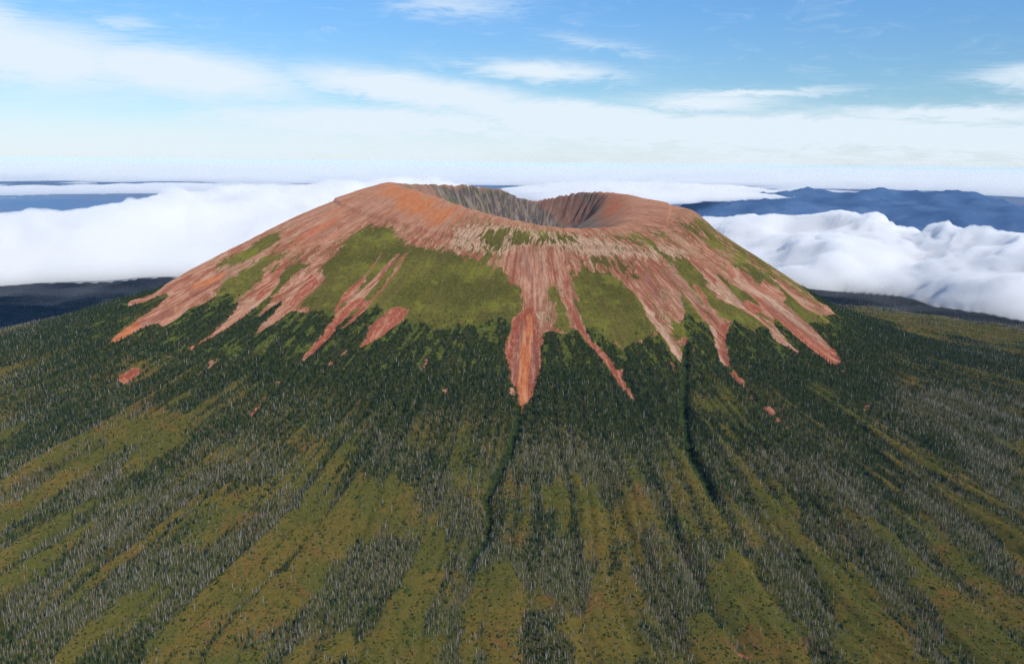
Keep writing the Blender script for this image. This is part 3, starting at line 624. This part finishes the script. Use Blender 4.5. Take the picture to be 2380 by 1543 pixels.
    low = T.mix(T.math('MULTIPLY', T.step(gap, 0.3, 0.7), 0.9), low, floor)
    low = T.mix(T.math('MULTIPLY', T.step(T.math('ADD', chan, T.math('MULTIPLY', T.math('SUBTRACT', T.noise(pos, 1 / 22.0, 4, 0.6), 0.5), 1.0)), 0.25, 0.6), 0.92), low, T.mix(T.step(nD, 0.42, 0.56), (0.008, 0.016, 0.006), (0.030, 0.046, 0.012)))
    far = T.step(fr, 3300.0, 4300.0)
    farc = T.mix(T.step(T.noise(pos, 1 / 90.0, 5, 0.7), 0.4, 0.62), (0.012, 0.026, 0.036), (0.038, 0.048, 0.055))  # distant woods tinted bluish, aerial haze put into their colour
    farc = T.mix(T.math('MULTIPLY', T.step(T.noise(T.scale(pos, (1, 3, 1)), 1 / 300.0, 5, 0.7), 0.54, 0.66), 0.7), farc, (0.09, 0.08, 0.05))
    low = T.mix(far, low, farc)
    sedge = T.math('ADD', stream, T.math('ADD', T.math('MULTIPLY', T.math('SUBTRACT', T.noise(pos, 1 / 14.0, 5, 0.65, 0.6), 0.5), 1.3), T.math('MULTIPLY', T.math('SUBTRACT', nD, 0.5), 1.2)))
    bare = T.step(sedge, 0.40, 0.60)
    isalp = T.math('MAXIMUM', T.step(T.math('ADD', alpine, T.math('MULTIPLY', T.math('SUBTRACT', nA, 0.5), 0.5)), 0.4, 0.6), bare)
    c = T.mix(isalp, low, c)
    h = T.math('ADD', T.math('MULTIPLY', nA, 1.6), T.math('MULTIPLY', nD, 0.9))
    h = T.math('ADD', h, T.math('MULTIPLY', nB, 3.0))
    h = T.math('SUBTRACT', h, T.math('MULTIPLY', gk, 0.8))
    b = T.n('ShaderNodeBump', None, Strength=0.55, Distance=1.6, Height=h)
    bs = T.n('ShaderNodeBsdfDiffuse', None, Color=c, Roughness=1.0, Normal=b.outputs[0])
    out = T.n('ShaderNodeOutputMaterial'); T.t.links.new(bs.outputs[0], out.inputs[0])
terrain_material()
# the sea
wm, T2 = mat('sea_water')
wv = T2.n('ShaderNodeBump', None, Strength=0.25, Distance=1.0, Height=T2.noise(T2.n('ShaderNodeNewGeometry').outputs['Position'], 0.03, 4))
wb = T2.n('ShaderNodeBsdfPrincipled', None, Base_Color=(0.03, 0.09, 0.22, 1), Roughness=0.35, Normal=wv.outputs[0])
T2.t.links.new(wb.outputs[0], T2.n('ShaderNodeOutputMaterial').inputs[0])
wx = np.linspace(-100000, 100000, 21); WX, WY = np.meshgrid(wx, wx + 80000)
sea = link(bpy.data.objects.new('sea', new_mesh('sea', np.stack([WX.ravel(), WY.ravel(), WX.ravel() * 0], 1), grid_faces(21, 21), wm))); sea['kind'] = 'structure'

# ------------------------------------------------------------------ the woods
rng = np.random.default_rng(7); random.seed(7)
def plant_mat(name, cols, dark=0.35, grain=1.5, rough=1.0):
    m, T = mat(name)
    oi = T.n('ShaderNodeObjectInfo'); rd = oi.outputs['Random']
    ramp = T.n('ShaderNodeValToRGB', None, Fac=rd); cr = ramp.color_ramp
    cr.elements[0].position = 0; cr.elements[0].color = (*cols[0], 1); cr.elements[1].position = 1; cr.elements[1].color = (*cols[-1], 1)
    for i, c in enumerate(cols[1:-1]): e = cr.elements.new((i + 1) / (len(cols) - 1)); e.color = (*c, 1)
    tc = T.n('ShaderNodeTexCoord').outputs['Object']
    n = T.noise(tc, grain, 3, 0.6)
    c = T.mix(T.math('MULTIPLY', T.step(n, 0.4, 0.62), dark), ramp.outputs[0], T.mix(1.0, ramp.outputs[0], (0.45, 0.5, 0.45), 'MULTIPLY'))
    b = T.n('ShaderNodeBsdfDiffuse', None, Color=c)
    T.t.links.new(b.outputs[0], T.n('ShaderNodeOutputMaterial').inputs[0]); return m
M_NEEDLE = plant_mat('spruce_needles', [(0.012, 0.026, 0.013), (0.020, 0.036, 0.014), (0.030, 0.046, 0.014), (0.046, 0.060, 0.014)])
M_BARK = plant_mat('bark', [(0.06, 0.045, 0.035), (0.10, 0.08, 0.065)])
M_DEAD = plant_mat('bleached_wood', [(0.14, 0.115, 0.10), (0.205, 0.175, 0.155), (0.27, 0.24, 0.215), (0.40, 0.37, 0.335)], 0.3, 3.0)
M_BUSH = plant_mat('bush_leaves', [(0.018, 0.034, 0.010), (0.032, 0.052, 0.012), (0.056, 0.072, 0.014), (0.11, 0.115, 0.02)])
def tube(V, Fc, pts, rad, k=5):
    b = len(V)
    for i, (p, r) in enumerate(zip(pts, rad)):
        for j in range(k):
            a = 2 * pi * j / k; V.append((p[0] + r * cos(a), p[1] + r * sin(a), p[2]))
    for i in range(len(pts) - 1):
        for j in range(k):
            Fc.append((b + i * k + j, b + i * k + (j + 1) % k, b + (i + 1) * k + (j + 1) % k, b + (i + 1) * k + j))
def pym(name, V, Fc, m):
    me = bpy.data.meshes.new(name); me.from_pydata(V, [], Fc); me.materials.append(m); return me
def make_spruce(k, h=10.0, thin=1.0, base=0.10, wid=0.19):
    V, Fc = [], []
    lean = random.uniform(-.02, .02)
    tube(V, Fc, [(0, 0, -1.0), (lean * h * .5, 0, h * .5), (lean * h, 0, h * .98)], [0.22, 0.13, 0.03])
    tr = (V, Fc); V, Fc = [], []
    nw = 13
    for w in range(nw):
        t = w / (nw - 1); z = h * (base + (0.97 - base) * t ** 0.9); R = h * wid * (1 - t) ** 0.8 * random.uniform(.75, 1.15) + 0.22
        nb = 7 if t < .7 else 5; a0 = random.random() * 6
        for b_ in range(nb):
            if random.random() > thin * 0.93: continue
            a = a0 + 2 * pi * b_ / nb + random.uniform(-.3, .3); L = R * random.uniform(.65, 1.2); dr = -L * random.uniform(.25, .5)
            ca, sa = cos(a), sin(a); wd = L * random.uniform(.30, .45) + .1; cx = lean * z
            i = len(V)
            V += [(cx + ca * .05, sa * .05, z + .25 + h * .02), (cx + ca * L * .55 - sa * wd, sa * L * .55 + ca * wd, z + dr * .55 - .12), (cx + ca * L, sa * L, z + dr + random.uniform(-.1, .2)),
                  (cx + ca * L * .55 + sa * wd, sa * L * .55 - ca * wd, z + dr * .55 - .12), (cx + ca * L * .5, sa * L * .5, z + dr * .3 + .22)]
            Fc += [(i, i + 1, i + 4), (i + 1, i + 2, i + 4), (i + 2, i + 3, i + 4), (i + 3, i, i + 4)]
    i = len(V); cx = lean * h
    V += [(cx + .16, 0, h * .93), (cx - .08, .14, h * .93), (cx - .08, -.14, h * .93), (cx, 0, h * 1.03)]; Fc += [(i, i + 1, i + 3), (i + 1, i + 2, i + 3), (i + 2, i, i + 3)]
    return tr, (V, Fc)
def make_snag(h=10.0, nb=14, lean=0.03, brk=False, wid=.12):
    V, Fc = [], []
    a = random.random() * 6; lx, ly = lean * cos(a), lean * sin(a)
    P = lambda t: (lx * h * t * t, ly * h * t * t, h * t)
    tube(V, Fc, [(0, 0, -1.0), P(.35), P(.7), P(1)], [0.30, 0.22, 0.14, 0.10 if brk else 0.03])
    for b_ in range(nb):
        t = random.uniform(.25, .93); p = P(t); a = random.random() * 6.28; L = h * wid * (1.15 - t) * random.uniform(.5, 1.3); up = random.uniform(-.35, .25) * L
        q = (p[0] + cos(a) * L, p[1] + sin(a) * L, p[2] + up); w = 0.07; i = len(V)
        V += [(p[0], p[1], p[2] + w), (p[0] - sin(a) * w, p[1] + cos(a) * w, p[2] - w), (p[0] + sin(a) * w, p[1] - cos(a) * w, p[2] - w), q]
        Fc += [(i, i + 1, i + 3), (i + 1, i + 2, i + 3), (i + 2, i, i + 3)]
    return V, Fc
def make_bush(R=1.5, n=90, flat=.8):
    V, Fc = [], []
    lob = [(random.uniform(-.5, .5) * R, random.uniform(-.5, .5) * R, random.uniform(.5, .8) * R) for _ in range(4)] + [(0, 0, R * .8)]
    for _ in range(n):
        cx, cy, rr = random.choice(lob); u = random.uniform(0, 1) ** .7; a = random.random() * 6.28; s = math.sqrt(1 - u * u)
        d = (cos(a) * s, sin(a) * s, u); q = rr * random.uniform(.8, 1.1)
        p = Vector((cx + d[0] * q, cy + d[1] * q, d[2] * q * flat + .05)); nrm = Vector(d) + Vector((random.uniform(-.6, .6), random.uniform(-.6, .6), random.uniform(-.3, .6)))
        t1 = nrm.orthogonal().normalized(); t2 = nrm.cross(t1).normalized(); z = R * random.uniform(.16, .3); i = len(V)
        V += [tuple(p + t1 * z), tuple(p + t2 * z), tuple(p - t1 * z), tuple(p - t2 * z)]; Fc += [(i, i + 1, i + 2, i + 3)]
    tube(V, Fc, [(0, 0, -.5), (0, 0, R * .6)], [.12, .06], 4)
    return V, Fc
def joined(parts_mats, name):
    me = bpy.data.meshes.new(name); V, Fc, mi = [], [], []
    for (v, f), m, k in parts_mats:
        b = len(V); V += v; Fc += [tuple(x + b for x in q) for q in f]; mi += [k] * len(f)
    me.from_pydata(V, [], Fc)
    for _, m, k in parts_mats: me.materials.append(m)
    me.polygons.foreach_set('material_index', mi); return me
SPR = []
for k, (h, th, ba, wi) in enumerate([(10, 1, .08, .19), (10, .9, .12, .16), (10, .75, .2, .15), (10, 1, .05, .24)]):
    tr, cr = make_spruce(k, h, th, ba, wi); SPR.append((pym('trunk', *tr, M_BARK), pym('crown', *cr, M_NEEDLE), joined([(tr, M_BARK, 0), (cr, M_NEEDLE, 1)], 'spruce')))
krum = []
for k in range(2):
    tr, cr = make_spruce(k, 10, 1, .02, .42); krum.append(joined([(tr, M_BARK, 0), (cr, M_NEEDLE, 1)], 'spruce'))
DEAD = [pym('dead_tree', *make_snag(10, 26, .02, False, .14), M_DEAD), pym('dead_tree', *make_snag(10, 44, .05, False, .20), M_DEAD), pym('dead_tree', *make_snag(9, 7, .03, True), M_DEAD), pym('dead_tree', *make_snag(10, 12, .35), M_DEAD)]
BUSH = [pym('bush', *make_bush(1.5), M_BUSH), pym('bush', *make_bush(1.7, 110, .6), M_BUSH), pym('bush', *make_bush(1.2, 70, 1.1), M_BUSH)]
def proto_col(name, meshes):
    c = bpy.data.collections.new(name)
    for i, me in enumerate(meshes):
        c.objects.link(bpy.data.objects.new(f'{name}_{i:02d}', me))
    return c
C_SPR = proto_col('spruce_shapes', [s[2] for s in SPR] + krum); C_DEAD = proto_col('dead_tree_shapes', DEAD); C_BUSH = proto_col('bush_shapes', BUSH)

def candidates(y0, y1, s, seed):
    g = np.random.default_rng(seed); ys_ = np.arange(y0, y1, s); xs_ = np.arange(-0.66 * y1 - 150, 0.66 * y1 + 150, s)
    X, Y = np.meshgrid(xs_, ys_); X = X.ravel() + g.uniform(-.5, .5, X.size) * s; Y = Y.ravel() + g.uniform(-.5, .5, Y.size) * s
    k = np.abs(X) < 0.66 * Y + 120; return X[k], Y[k]
def clump(X, Y, s, seed): return fbm(X / s, Y / s, 3, seed)
def woods(X, Y, far=False):
    r, ph = polar(X, Y); Z = hgt(X, Y)
    u, v, d = proj(X, Y, Z + 5)
    keep = (u > -160) & (u < 2540) & (v < 1620) & (v > 500) & ~((Y > CY + 350) & (r < 1100) & (np.abs(X - CX) < 700))
    X, Y, Z, r, ph = X[keep], Y[keep], Z[keep], r[keep], ph[keep]; n = len(X)
    wxy = fbm(X / 22, Y / 22, 2, 301) * 9, fbm(X / 22, Y / 22, 2, 302) * 9
    S = {'alpine': samp(MS['alpine'], X + wxy[0] * .35, Y + wxy[1] * .35)}
    S2 = {k: samp(MS[k], X + wxy[0] * .35, Y + wxy[1] * .35) for k in ('stream', 'chan')}
    tree, deadf, gap, cl, ele, edge = cover(X, Y, Z, r, ph); opn = 1 - tree
    live = tree * (1 - deadf) * .8 + .02 * opn
    live = np.maximum(live, .85 * edge) * (1 - gap)
    dead = (tree * deadf * 1.05 + .03 * opn) * sstep(685, 635, Z + cl * 30) * (1 - edge * .6) * (1 - gap)
    bush = .32 * opn * (1 + 1.8 * clump(X, Y, 18, 309)) + .36 * tree + .2 * gap
    block = (S['alpine'] > .5) | (S2['stream'] > .28)
    live[block] = 0; dead[block] = 0; bush[block] = 0
    iso = (S['alpine'] > .5) & (samp(blur_alp, X, Y) < .86) & (S2['stream'] < .1) & (samp(MS['grass'], X, Y) > .6); live[iso] = .02
    ch = S2['chan'] > .5; live[ch] = 0; dead[ch] = 0; bush[ch] = .5
    if far: bush *= 0; dead *= .5
    rnd = rng.random(n); live = np.clip(live, 0, 1); dead = np.clip(dead, 0, 1); tot = live + dead + bush
    k = np.where(tot > 1, 1 / np.maximum(tot, 1e-6), 1); live, dead, bush = live * k, dead * k, bush * k
    typ = np.where(rnd < live, 1, np.where(rnd < live + dead, 2, np.where(rnd < live + dead + bush, 3, 0)))
    s = np.where(typ == 1, rng.normal(.74, .20, n) * (1 - .1 * opn), np.where(typ == 2, rng.gamma(9, .066, n) + .06, rng.gamma(4, .16, n) + .2))
    s = np.where(typ == 1, s * (1 - .45 * edge) * (1 - .35 * opn), s) * np.where(typ == 3, 1 - .3 * ch, 1); s = np.clip(s, .3, 2.2)
    w = np.where(typ == 1, s * (1 + .1 * edge), s)
    idx = rng.integers(0, 4, n); idx = np.where(typ == 1, np.where(rng.random(n) < edge * .8, 4 + rng.integers(0, 2, n), idx), idx)
    idx = np.where(typ == 2, np.array([0, 0, 1, 1, 1, 1, 2, 3, 0, 1])[rng.integers(0, 10, n)], idx); idx = np.where(typ == 3, rng.integers(0, 3, n), idx)
    return np.stack([X, Y, Z - .15, s, w, idx, rng.random(n) * 6.283, typ], 1)[typ > 0]
blur_alp = blur(MS['alpine'], 9)
A1 = woods(*candidates(880, 3350, 3.3, 1)); A2 = woods(*candidates(3350, 7600, 9.0, 2), far=True); A2[:, 3:5] *= 1.7
ALL = np.concatenate([A1, A2]); print('plants', len(A1), len(A2), [(ALL[:, 7] == k).sum() for k in (1, 2, 3)])
def scatter_group(col):
    g = bpy.data.node_groups.new('scatter', 'GeometryNodeTree')
    g.interface.new_socket('Geometry', in_out='INPUT', socket_type='NodeSocketGeometry'); g.interface.new_socket('Geometry', in_out='OUTPUT', socket_type='NodeSocketGeometry')
    N = g.nodes; L = g.links; gi = N.new('NodeGroupInput'); go = N.new('NodeGroupOutput'); ci = N.new('GeometryNodeCollectionInfo')
    ci.inputs['Collection'].default_value = col; ci.inputs['Separate Children'].default_value = True; ci.inputs['Reset Children'].default_value = True
    ip = N.new('GeometryNodeInstanceOnPoints'); ip.inputs['Pick Instance'].default_value = True
    def na(name, typ): a = N.new('GeometryNodeInputNamedAttribute'); a.data_type = typ; a.inputs['Name'].default_value = name; return a.outputs[0]
    L.new(gi.outputs[0], ip.inputs['Points']); L.new(ci.outputs[0], ip.inputs['Instance']); L.new(na('idx', 'INT'), ip.inputs['Instance Index'])
    L.new(na('rot', 'FLOAT_VECTOR'), ip.inputs['Rotation']); L.new(na('siz', 'FLOAT_VECTOR'), ip.inputs['Scale']); L.new(ip.outputs[0], go.inputs[0]); return g
def scatter(name, label, A, col):
    me = bpy.data.meshes.new(name); me.vertices.add(len(A)); me.vertices.foreach_set('co', A[:, :3].astype(np.float32).ravel())
    z = np.zeros(len(A))
    for nm, ty, fld, d in (('idx', 'INT', 'value', A[:, 5].astype(np.int32)), ('rot', 'FLOAT_VECTOR', 'vector', np.stack([rng.normal(0, .03, len(A)), rng.normal(0, .03, len(A)), A[:, 6]], 1).astype(np.float32).ravel()),
                           ('siz', 'FLOAT_VECTOR', 'vector', np.stack([A[:, 4], A[:, 4], A[:, 3]], 1).astype(np.float32).ravel())):
        a = me.attributes.new(nm, ty, 'POINT'); a.data.foreach_set(fld, d)
    o = link(bpy.data.objects.new(name, me)); md = o.modifiers.new('scatter', 'NODES'); md.node_group = scatter_group(col); o['kind'] = 'stuff'; o['label'] = label; return o
# the 300 of each kind that show largest stand as objects of their own
u, v, d = proj(ALL[:, 0], ALL[:, 1], ALL[:, 2] + 4); inn = (u > 8) & (u < 2372) & (v < 1530)
hmul = np.choose(ALL[:, 7].astype(int) - 1, [10, 10, 1.6])
score = np.where(inn, ALL[:, 3] * hmul / d, 0)
pick = np.zeros(len(ALL), bool)
for k in (1, 2, 3):
    i = np.where(ALL[:, 7] == k)[0]; pick[i[np.argsort(-score[i])[:300]]] = True
for k, nm, lb, col in ((1, 'forest', 'dark green spruce forest covering the flanks below the bare cone', C_SPR), (2, 'dead_wood_stands', 'grey stands of bleached dead trees running down the lower slope', C_DEAD),
                       (3, 'scrub', 'low green scrub scattered over the open olive bog', C_BUSH)):
    scatter(nm, lb, ALL[(ALL[:, 7] == k) & ~pick], col)
first = {}
def opn_at(x, y): return float(samp(MS['open'], np.array([x]), np.array([y]))[0]) > .5
def third(u): return 'left third' if u < 793 else ('right third' if u > 1587 else 'middle third')
LOOK_S = ['full', 'slender', 'gappy', 'broad']
LOOK_D = ['straight bare', 'many-branched bare', 'broken-topped', 'leaning bare']
for i in np.where(pick)[0]:
    x, y, z, s, w, k, rot, typ = ALL[i]; k = int(k); th = third(u[i])
    if typ == 1:
        k %= 4; key = (1, k); 
        if key not in first:
            root = bpy.data.objects.new('spruce_tree', None); root.empty_display_size = 2
            t_ = bpy.data.objects.new('trunk', SPR[k][0]); c_ = bpy.data.objects.new('crown', SPR[k][1]); t_.parent = root; c_.parent = root
            for q in (root, t_, c_): link(q)
            first[key] = (root, t_, c_); root = first[key][0]
        else:
            root = first[key][0].copy(); link(root)
            for q in first[key][1:]:
                c = q.copy(); c.parent = root; link(c)
        size = 'tall' if s > .95 else ('short' if s < .7 else 'middling'); where = 'on open bog' if opn_at(x, y) else 'in a stand'
        lab = f'{size} {LOOK_S[k]} green spruce {where}, near lower edge, {th}'; cat = 'tree'; grp = f'{size} {LOOK_S[k]} spruces {where}, {th}'
    else:
        meshes = DEAD if typ == 2 else BUSH; nm = 'dead_tree' if typ == 2 else 'bush'
        root = link(bpy.data.objects.new(nm, meshes[k]))
        where = 'on open bog' if opn_at(x, y) else 'in a stand'
        if typ == 2:
            size = 'tall' if s > 1.0 else ('short' if s < .75 else 'middling')
            lab = f'{size} {LOOK_D[k]} grey dead tree {where}, near lower edge, {th}'; cat = 'dead tree'; grp = f'{size} {LOOK_D[k]} dead trees {where}, {th}'
        else:
            size = 'big' if s > 1.3 else 'small'; lk = ['round', 'flat', 'upright'][k]
            lab = f'{size} {lk} green bush {where}, near lower edge, {th}'; cat = 'bush'; grp = f'{size} {lk} bushes {where}, {th}'
    root.location = (x, y, z); root.scale = (w, w, s); root.rotation_euler = (0, 0, rot)
    root['label'] = lab; root['category'] = cat; root['group'] = grp

# ------------------------------------------------------------------ far mountains
def mountains():
    x_ = np.arange(1500, 17000, 110.0); y_ = np.arange(11000, 30000, 130.0); X, Y = np.meshgrid(x_, y_); sh = X.shape; X = X.ravel(); Y = Y.ravel()
    az = np.degrees(np.arctan2(X, Y)); D = np.hypot(X, Y)
    env = sstep(8.0, 13.5, az) * sstep(11800, 15500, D) * (1 - sstep(20500, 24000, D)); env = env * (1 - .3 * sstep(26, 36, az))
    crest = np.exp(-((D - 18300 - fbm(X / 3000, Y / 3000, 2, 401) * 2500) / 2600) ** 2)
    z = -60 + env * (110 + 165 * crest + 120 * ridged(X / 1500, Y / 1500, 5, 409, .6) + 190 * ridged(X / 3400, Y / 3400, 5, 402, .55) * (.4 + crest) + 80 * fbm(X / 900, Y / 900, 4, 403))
    for a, d, h, w in ((14.8, 18500, 170, 420), (17.0, 18200, 120, 500), (20.2, 18400, 130, 500), (22.0, 17600, 60, 400), (24.2, 18900, 190, 700), (12.2, 19500, 90, 500), (27, 18300, 130, 900), (29.8, 18000, 120, 900)):
        cx, cy = d * sin(radians(a)), d * cos(radians(a)); q = np.hypot(X - cx, Y - cy) / w; z = z + h * .75 * np.exp(-q) * (1 + .2 * ridged(X / 500, Y / 500, 3, 404))
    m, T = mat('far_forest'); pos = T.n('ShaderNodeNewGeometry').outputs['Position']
    c = T.mix(T.step(T.noise(pos, 1 / 400.0, 6, .7), .45, .65), (0.05, 0.095, 0.20), (0.08, 0.13, 0.24))  # forest colour with the blue of distance haze painted in
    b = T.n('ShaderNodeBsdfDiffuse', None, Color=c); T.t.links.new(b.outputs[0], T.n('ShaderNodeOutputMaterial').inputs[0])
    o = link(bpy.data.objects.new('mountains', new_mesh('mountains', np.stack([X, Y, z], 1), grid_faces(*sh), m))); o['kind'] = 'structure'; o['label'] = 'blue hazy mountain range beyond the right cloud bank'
mountains()

# ------------------------------------------------------------------ low cloud
def cloud_mat(name, dens, g=0.0, col=(.966, .970, .978), ab=0.0, ag=0.0):
    m, T = mat(name); v = T.n('ShaderNodeVolumePrincipled', None, Color=(*col, 1), Absorption_Color=(ab, ag, ag, 1), Density=dens, Anisotropy=g)
    T.t.links.new(v.outputs[0], T.n('ShaderNodeOutputMaterial').inputs['Volume']); return m
def hull(name, X, Y, top, bot, m, minth=2.0):
    """closed hull between two height fields where top > bot"""
    ny, nx = X.shape; th = top - bot; ins = th > minth
    cell = ins[:-1, :-1] | ins[1:, :-1] | ins[:-1, 1:] | ins[1:, 1:]
    t2 = np.where(ins, top, (top + bot) / 2); b2 = np.where(ins, bot, (top + bot) / 2)
    idx = np.arange(ny * nx).reshape(ny, nx); q = np.stack([idx[:-1, :-1], idx[:-1, 1:], idx[1:, 1:], idx[1:, :-1]], -1)[cell]
    N = ny * nx; co = np.concatenate([np.stack([X.ravel(), Y.ravel(), t2.ravel()], 1), np.stack([X.ravel(), Y.ravel(), b2.ravel()], 1)])
    low = np.where(ins.ravel(), np.arange(N) + N, np.arange(N))
    f = np.concatenate([q, low[q][:, ::-1]])
    used = np.unique(f); remap = np.zeros(2 * N, int); remap[used] = np.arange(len(used))
    me = new_mesh(name, co[used], remap[f], m); return link(bpy.data.objects.new(name, me))
def edge_dist(X, Y, P):
    """signed distance to an outline, + inside"""
    P = np.array(P, float).reshape(-1, 2); d = np.full(X.shape, 1e12); ins = np.zeros(X.shape, bool)
    for a, b in zip(P, np.roll(P, -1, 0)):
        e = b - a; t = np.clip(((X - a[0]) * e[0] + (Y - a[1]) * e[1]) / (e @ e), 0, 1); d = np.minimum(d, (X - a[0] - t * e[0]) ** 2 + (Y - a[1] - t * e[1]) ** 2)
        c = (a[1] <= Y) != (b[1] <= Y); xi = a[0] + (Y - a[1]) * e[0] / (e[1] if e[1] else 1e-9); ins ^= c & (X < xi)
    d = np.sqrt(d); return np.where(ins, d, -d)
def polarpts(lst): 
    out = []
    for u, D in lst: a = math.atan((u - 1190) / FOC); out += [D * sin(a), D * cos(a)]
    return out
def billow(x, y, octv, seed):
    s = 0; a = 1; t = 0
    for o in range(octv): s = s + a * np.abs(gnoise(x * 2 ** o + 3 * o, y * 2 ** o, seed + o)); t += a; a *= .5
    return 1 - 1.6 * s / t
def bank(name, label, outline, step, ztop, zbot, rise, bump, seed, dens, box, extra=()):
    x_ = np.arange(box[0], box[1], step); y_ = np.arange(box[2], box[3], step); X, Y = np.meshgrid(x_, y_)
    wx = fbm(X / 1400, Y / 1400, 4, seed) * 700; wy = fbm(X / 1400, Y / 1400, 4, seed + 7) * 700
    d = edge_dist(X + wx, Y + wy, outline); e = np.clip(d / rise, 0, 1)
    puff = billow(X / 620 + wx / 500, Y / 620 + wy / 500, 6, seed + 20); puff2 = billow(X / 1700, Y / 1700, 3, seed + 30)
    top = zbot + 30 + (ztop - zbot - 30) * (1 - (1 - e) ** 1.7) + (puff * bump + puff2 * bump * 1.0 + fbm(X / 130, Y / 130, 3, seed + 55) * 14) * np.sqrt(e)
    for cx, cy, r, h in extra: top = top + h * np.exp(-((X - cx) ** 2 + (Y - cy) ** 2) / r ** 2) * np.sqrt(e)
    bot = zbot + 30 - 60 * np.clip(d / (rise * .6), 0, 1) + fbm(X / 500, Y / 500, 3, seed + 40) * 25
    top = np.where(d > 0, top, bot - 5)
    top = top - 45 * np.sqrt(e) * np.clip(ridged(X / 330 + wx / 300, Y / 330 + wy / 300, 4, seed + 66), 0, 1)
    o = hull(name, X, Y, top, bot, cloud_mat(name, dens)); o['kind'] = 'stuff'; o['label'] = label; return o
LEFT = polarpts([(-420, 5600), (0, 5500), (300, 5400), (620, 5600), (900, 6000), (1180, 8500), (1250, 12500), (1120, 15000), (860, 14500), (620, 10800), (450, 9200), (250, 8400), (0, 7900), (-420, 7800)])
RIGHT = polarpts([(1500, 7000), (1640, 5600), (1850, 4700), (2000, 4900), (2200, 4500), (2400, 4100), (2800, 3900), (2850, 5400), (2500, 6000), (2300, 6300), (2050, 6900), (1880, 7200), (1640, 7400)])
bank('cloud_bank', 'broad white cloud bank lying behind the left flank', LEFT, 35.0, 640, 330, 1500, 150, 501, 0.025, (-6500, 1400, 4200, 17000))
bank('cloud_bank', 'thick billowy white cloud bank behind the right flank', RIGHT, 25.0, 670, 400, 1400, 120, 601, 0.035, (600, 5600, 3300, 8800), [(2650, 5900, 350, 90)])
bank('cloud_bank', 'bright white cloud bank far behind the crater, covering the left end of the blue mountains', polarpts([(1230, 14500), (1480, 13800), (1620, 15000), (1760, 17000), (1860, 20000), (1500, 23000), (1150, 21000)]), 90.0, 560, 400, 1600, 70, 901, 0.02, (-1500, 9500, 12000, 24500))
def skirt(label, outline, zc, th, seed, box):
    x_ = np.arange(box[0], box[1], 60.0); y_ = np.arange(box[2], box[3], 60.0); X, Y = np.meshgrid(x_, y_)
    d = edge_dist(X + fbm(X / 900, Y / 900, 4, seed) * 650, Y + fbm(X / 900, Y / 900, 4, seed + 3) * 650, outline) + 1500; e = np.clip(d / 2300, 0, 1) ** 2.2
    n = fbm(X / 420, Y / 420, 4, seed + 9) * 80; t = th * e * (1 + 1.2 * fbm(X / 300, Y / 300, 3, seed + 5))
    o = hull('mist', X, Y, zc + n + t * .6, zc + n - t * .4, cloud_mat('mist', 0.0003)); o['kind'] = 'stuff'; o['label'] = label
skirt('thin grey mist hanging under the left cloud bank', LEFT, 330, 130, 801, (-6500, 1400, 4200, 17000))
skirt('thin grey mist hanging under the right cloud bank', RIGHT, 430, 120, 821, (600, 5600, 3300, 8800))
def far_deck():
    ang = np.linspace(-42, 42, 260); D = 13000 * 1.0095 ** np.arange(272)
    A, Dd = np.meshgrid(np.radians(ang), D); X = Dd * np.sin(A); Y = Dd * np.cos(A)
    n = fbm(X / 9000, Y / 9000, 5, 701) * .9 + fbm(X / 2600, Y / 2600, 4, 702) * .35
    azd = np.degrees(A)
    cov = n + .16 + .36 * sstep(20000, 45000, Dd) - .45 * sstep(20000, 14500, Dd) * sstep(2, -6, azd) - .55 * sstep(21000, 17000, Dd) * sstep(8, 13, azd) * 1.0 - .25 * sstep(19, 30, azd) * sstep(30000, 20000, Dd)
    th = np.clip(cov, 0, 1.2) * 260
    top = 430 + th * .8 + billow(X / 1800, Y / 1800, 4, 703) * 80 * np.clip(cov * 3, 0, 1); bot = 430 - th * .4
    top = np.where(cov > 0, top, bot - 10)
    o = hull('distant_cloud_deck', X, Y, top, bot, cloud_mat('distant_cloud', 0.007)); o['kind'] = 'stuff'; o['label'] = 'pale layer of low cloud reaching to the horizon'
far_deck()
# ------------------------------------------------------------------ the air
def haze():
    x0, x1, y0, y1, z0, z1 = -101000, 101000, -21000, 181000, -160, 1062
    V = [(x, y, z) for z in (z0, z1) for y in (y0, y1) for x in (x0, x1)]
    Fc = [(0, 2, 3, 1), (4, 5, 7, 6), (0, 1, 5, 4), (2, 6, 7, 3), (0, 4, 6, 2), (1, 3, 7, 5)]
    o = link(bpy.data.objects.new('haze', new_mesh('haze', V, Fc, cloud_mat('haze', HAZE_D, -0.15, HAZE_C, 0.8, 1.0), False))); o['kind'] = 'stuff'; o['label'] = 'thin blue haze between here and the horizon'
HAZE_D, HAZE_C = 1.05e-5, (0.22, 0.50, 1.0)
haze()
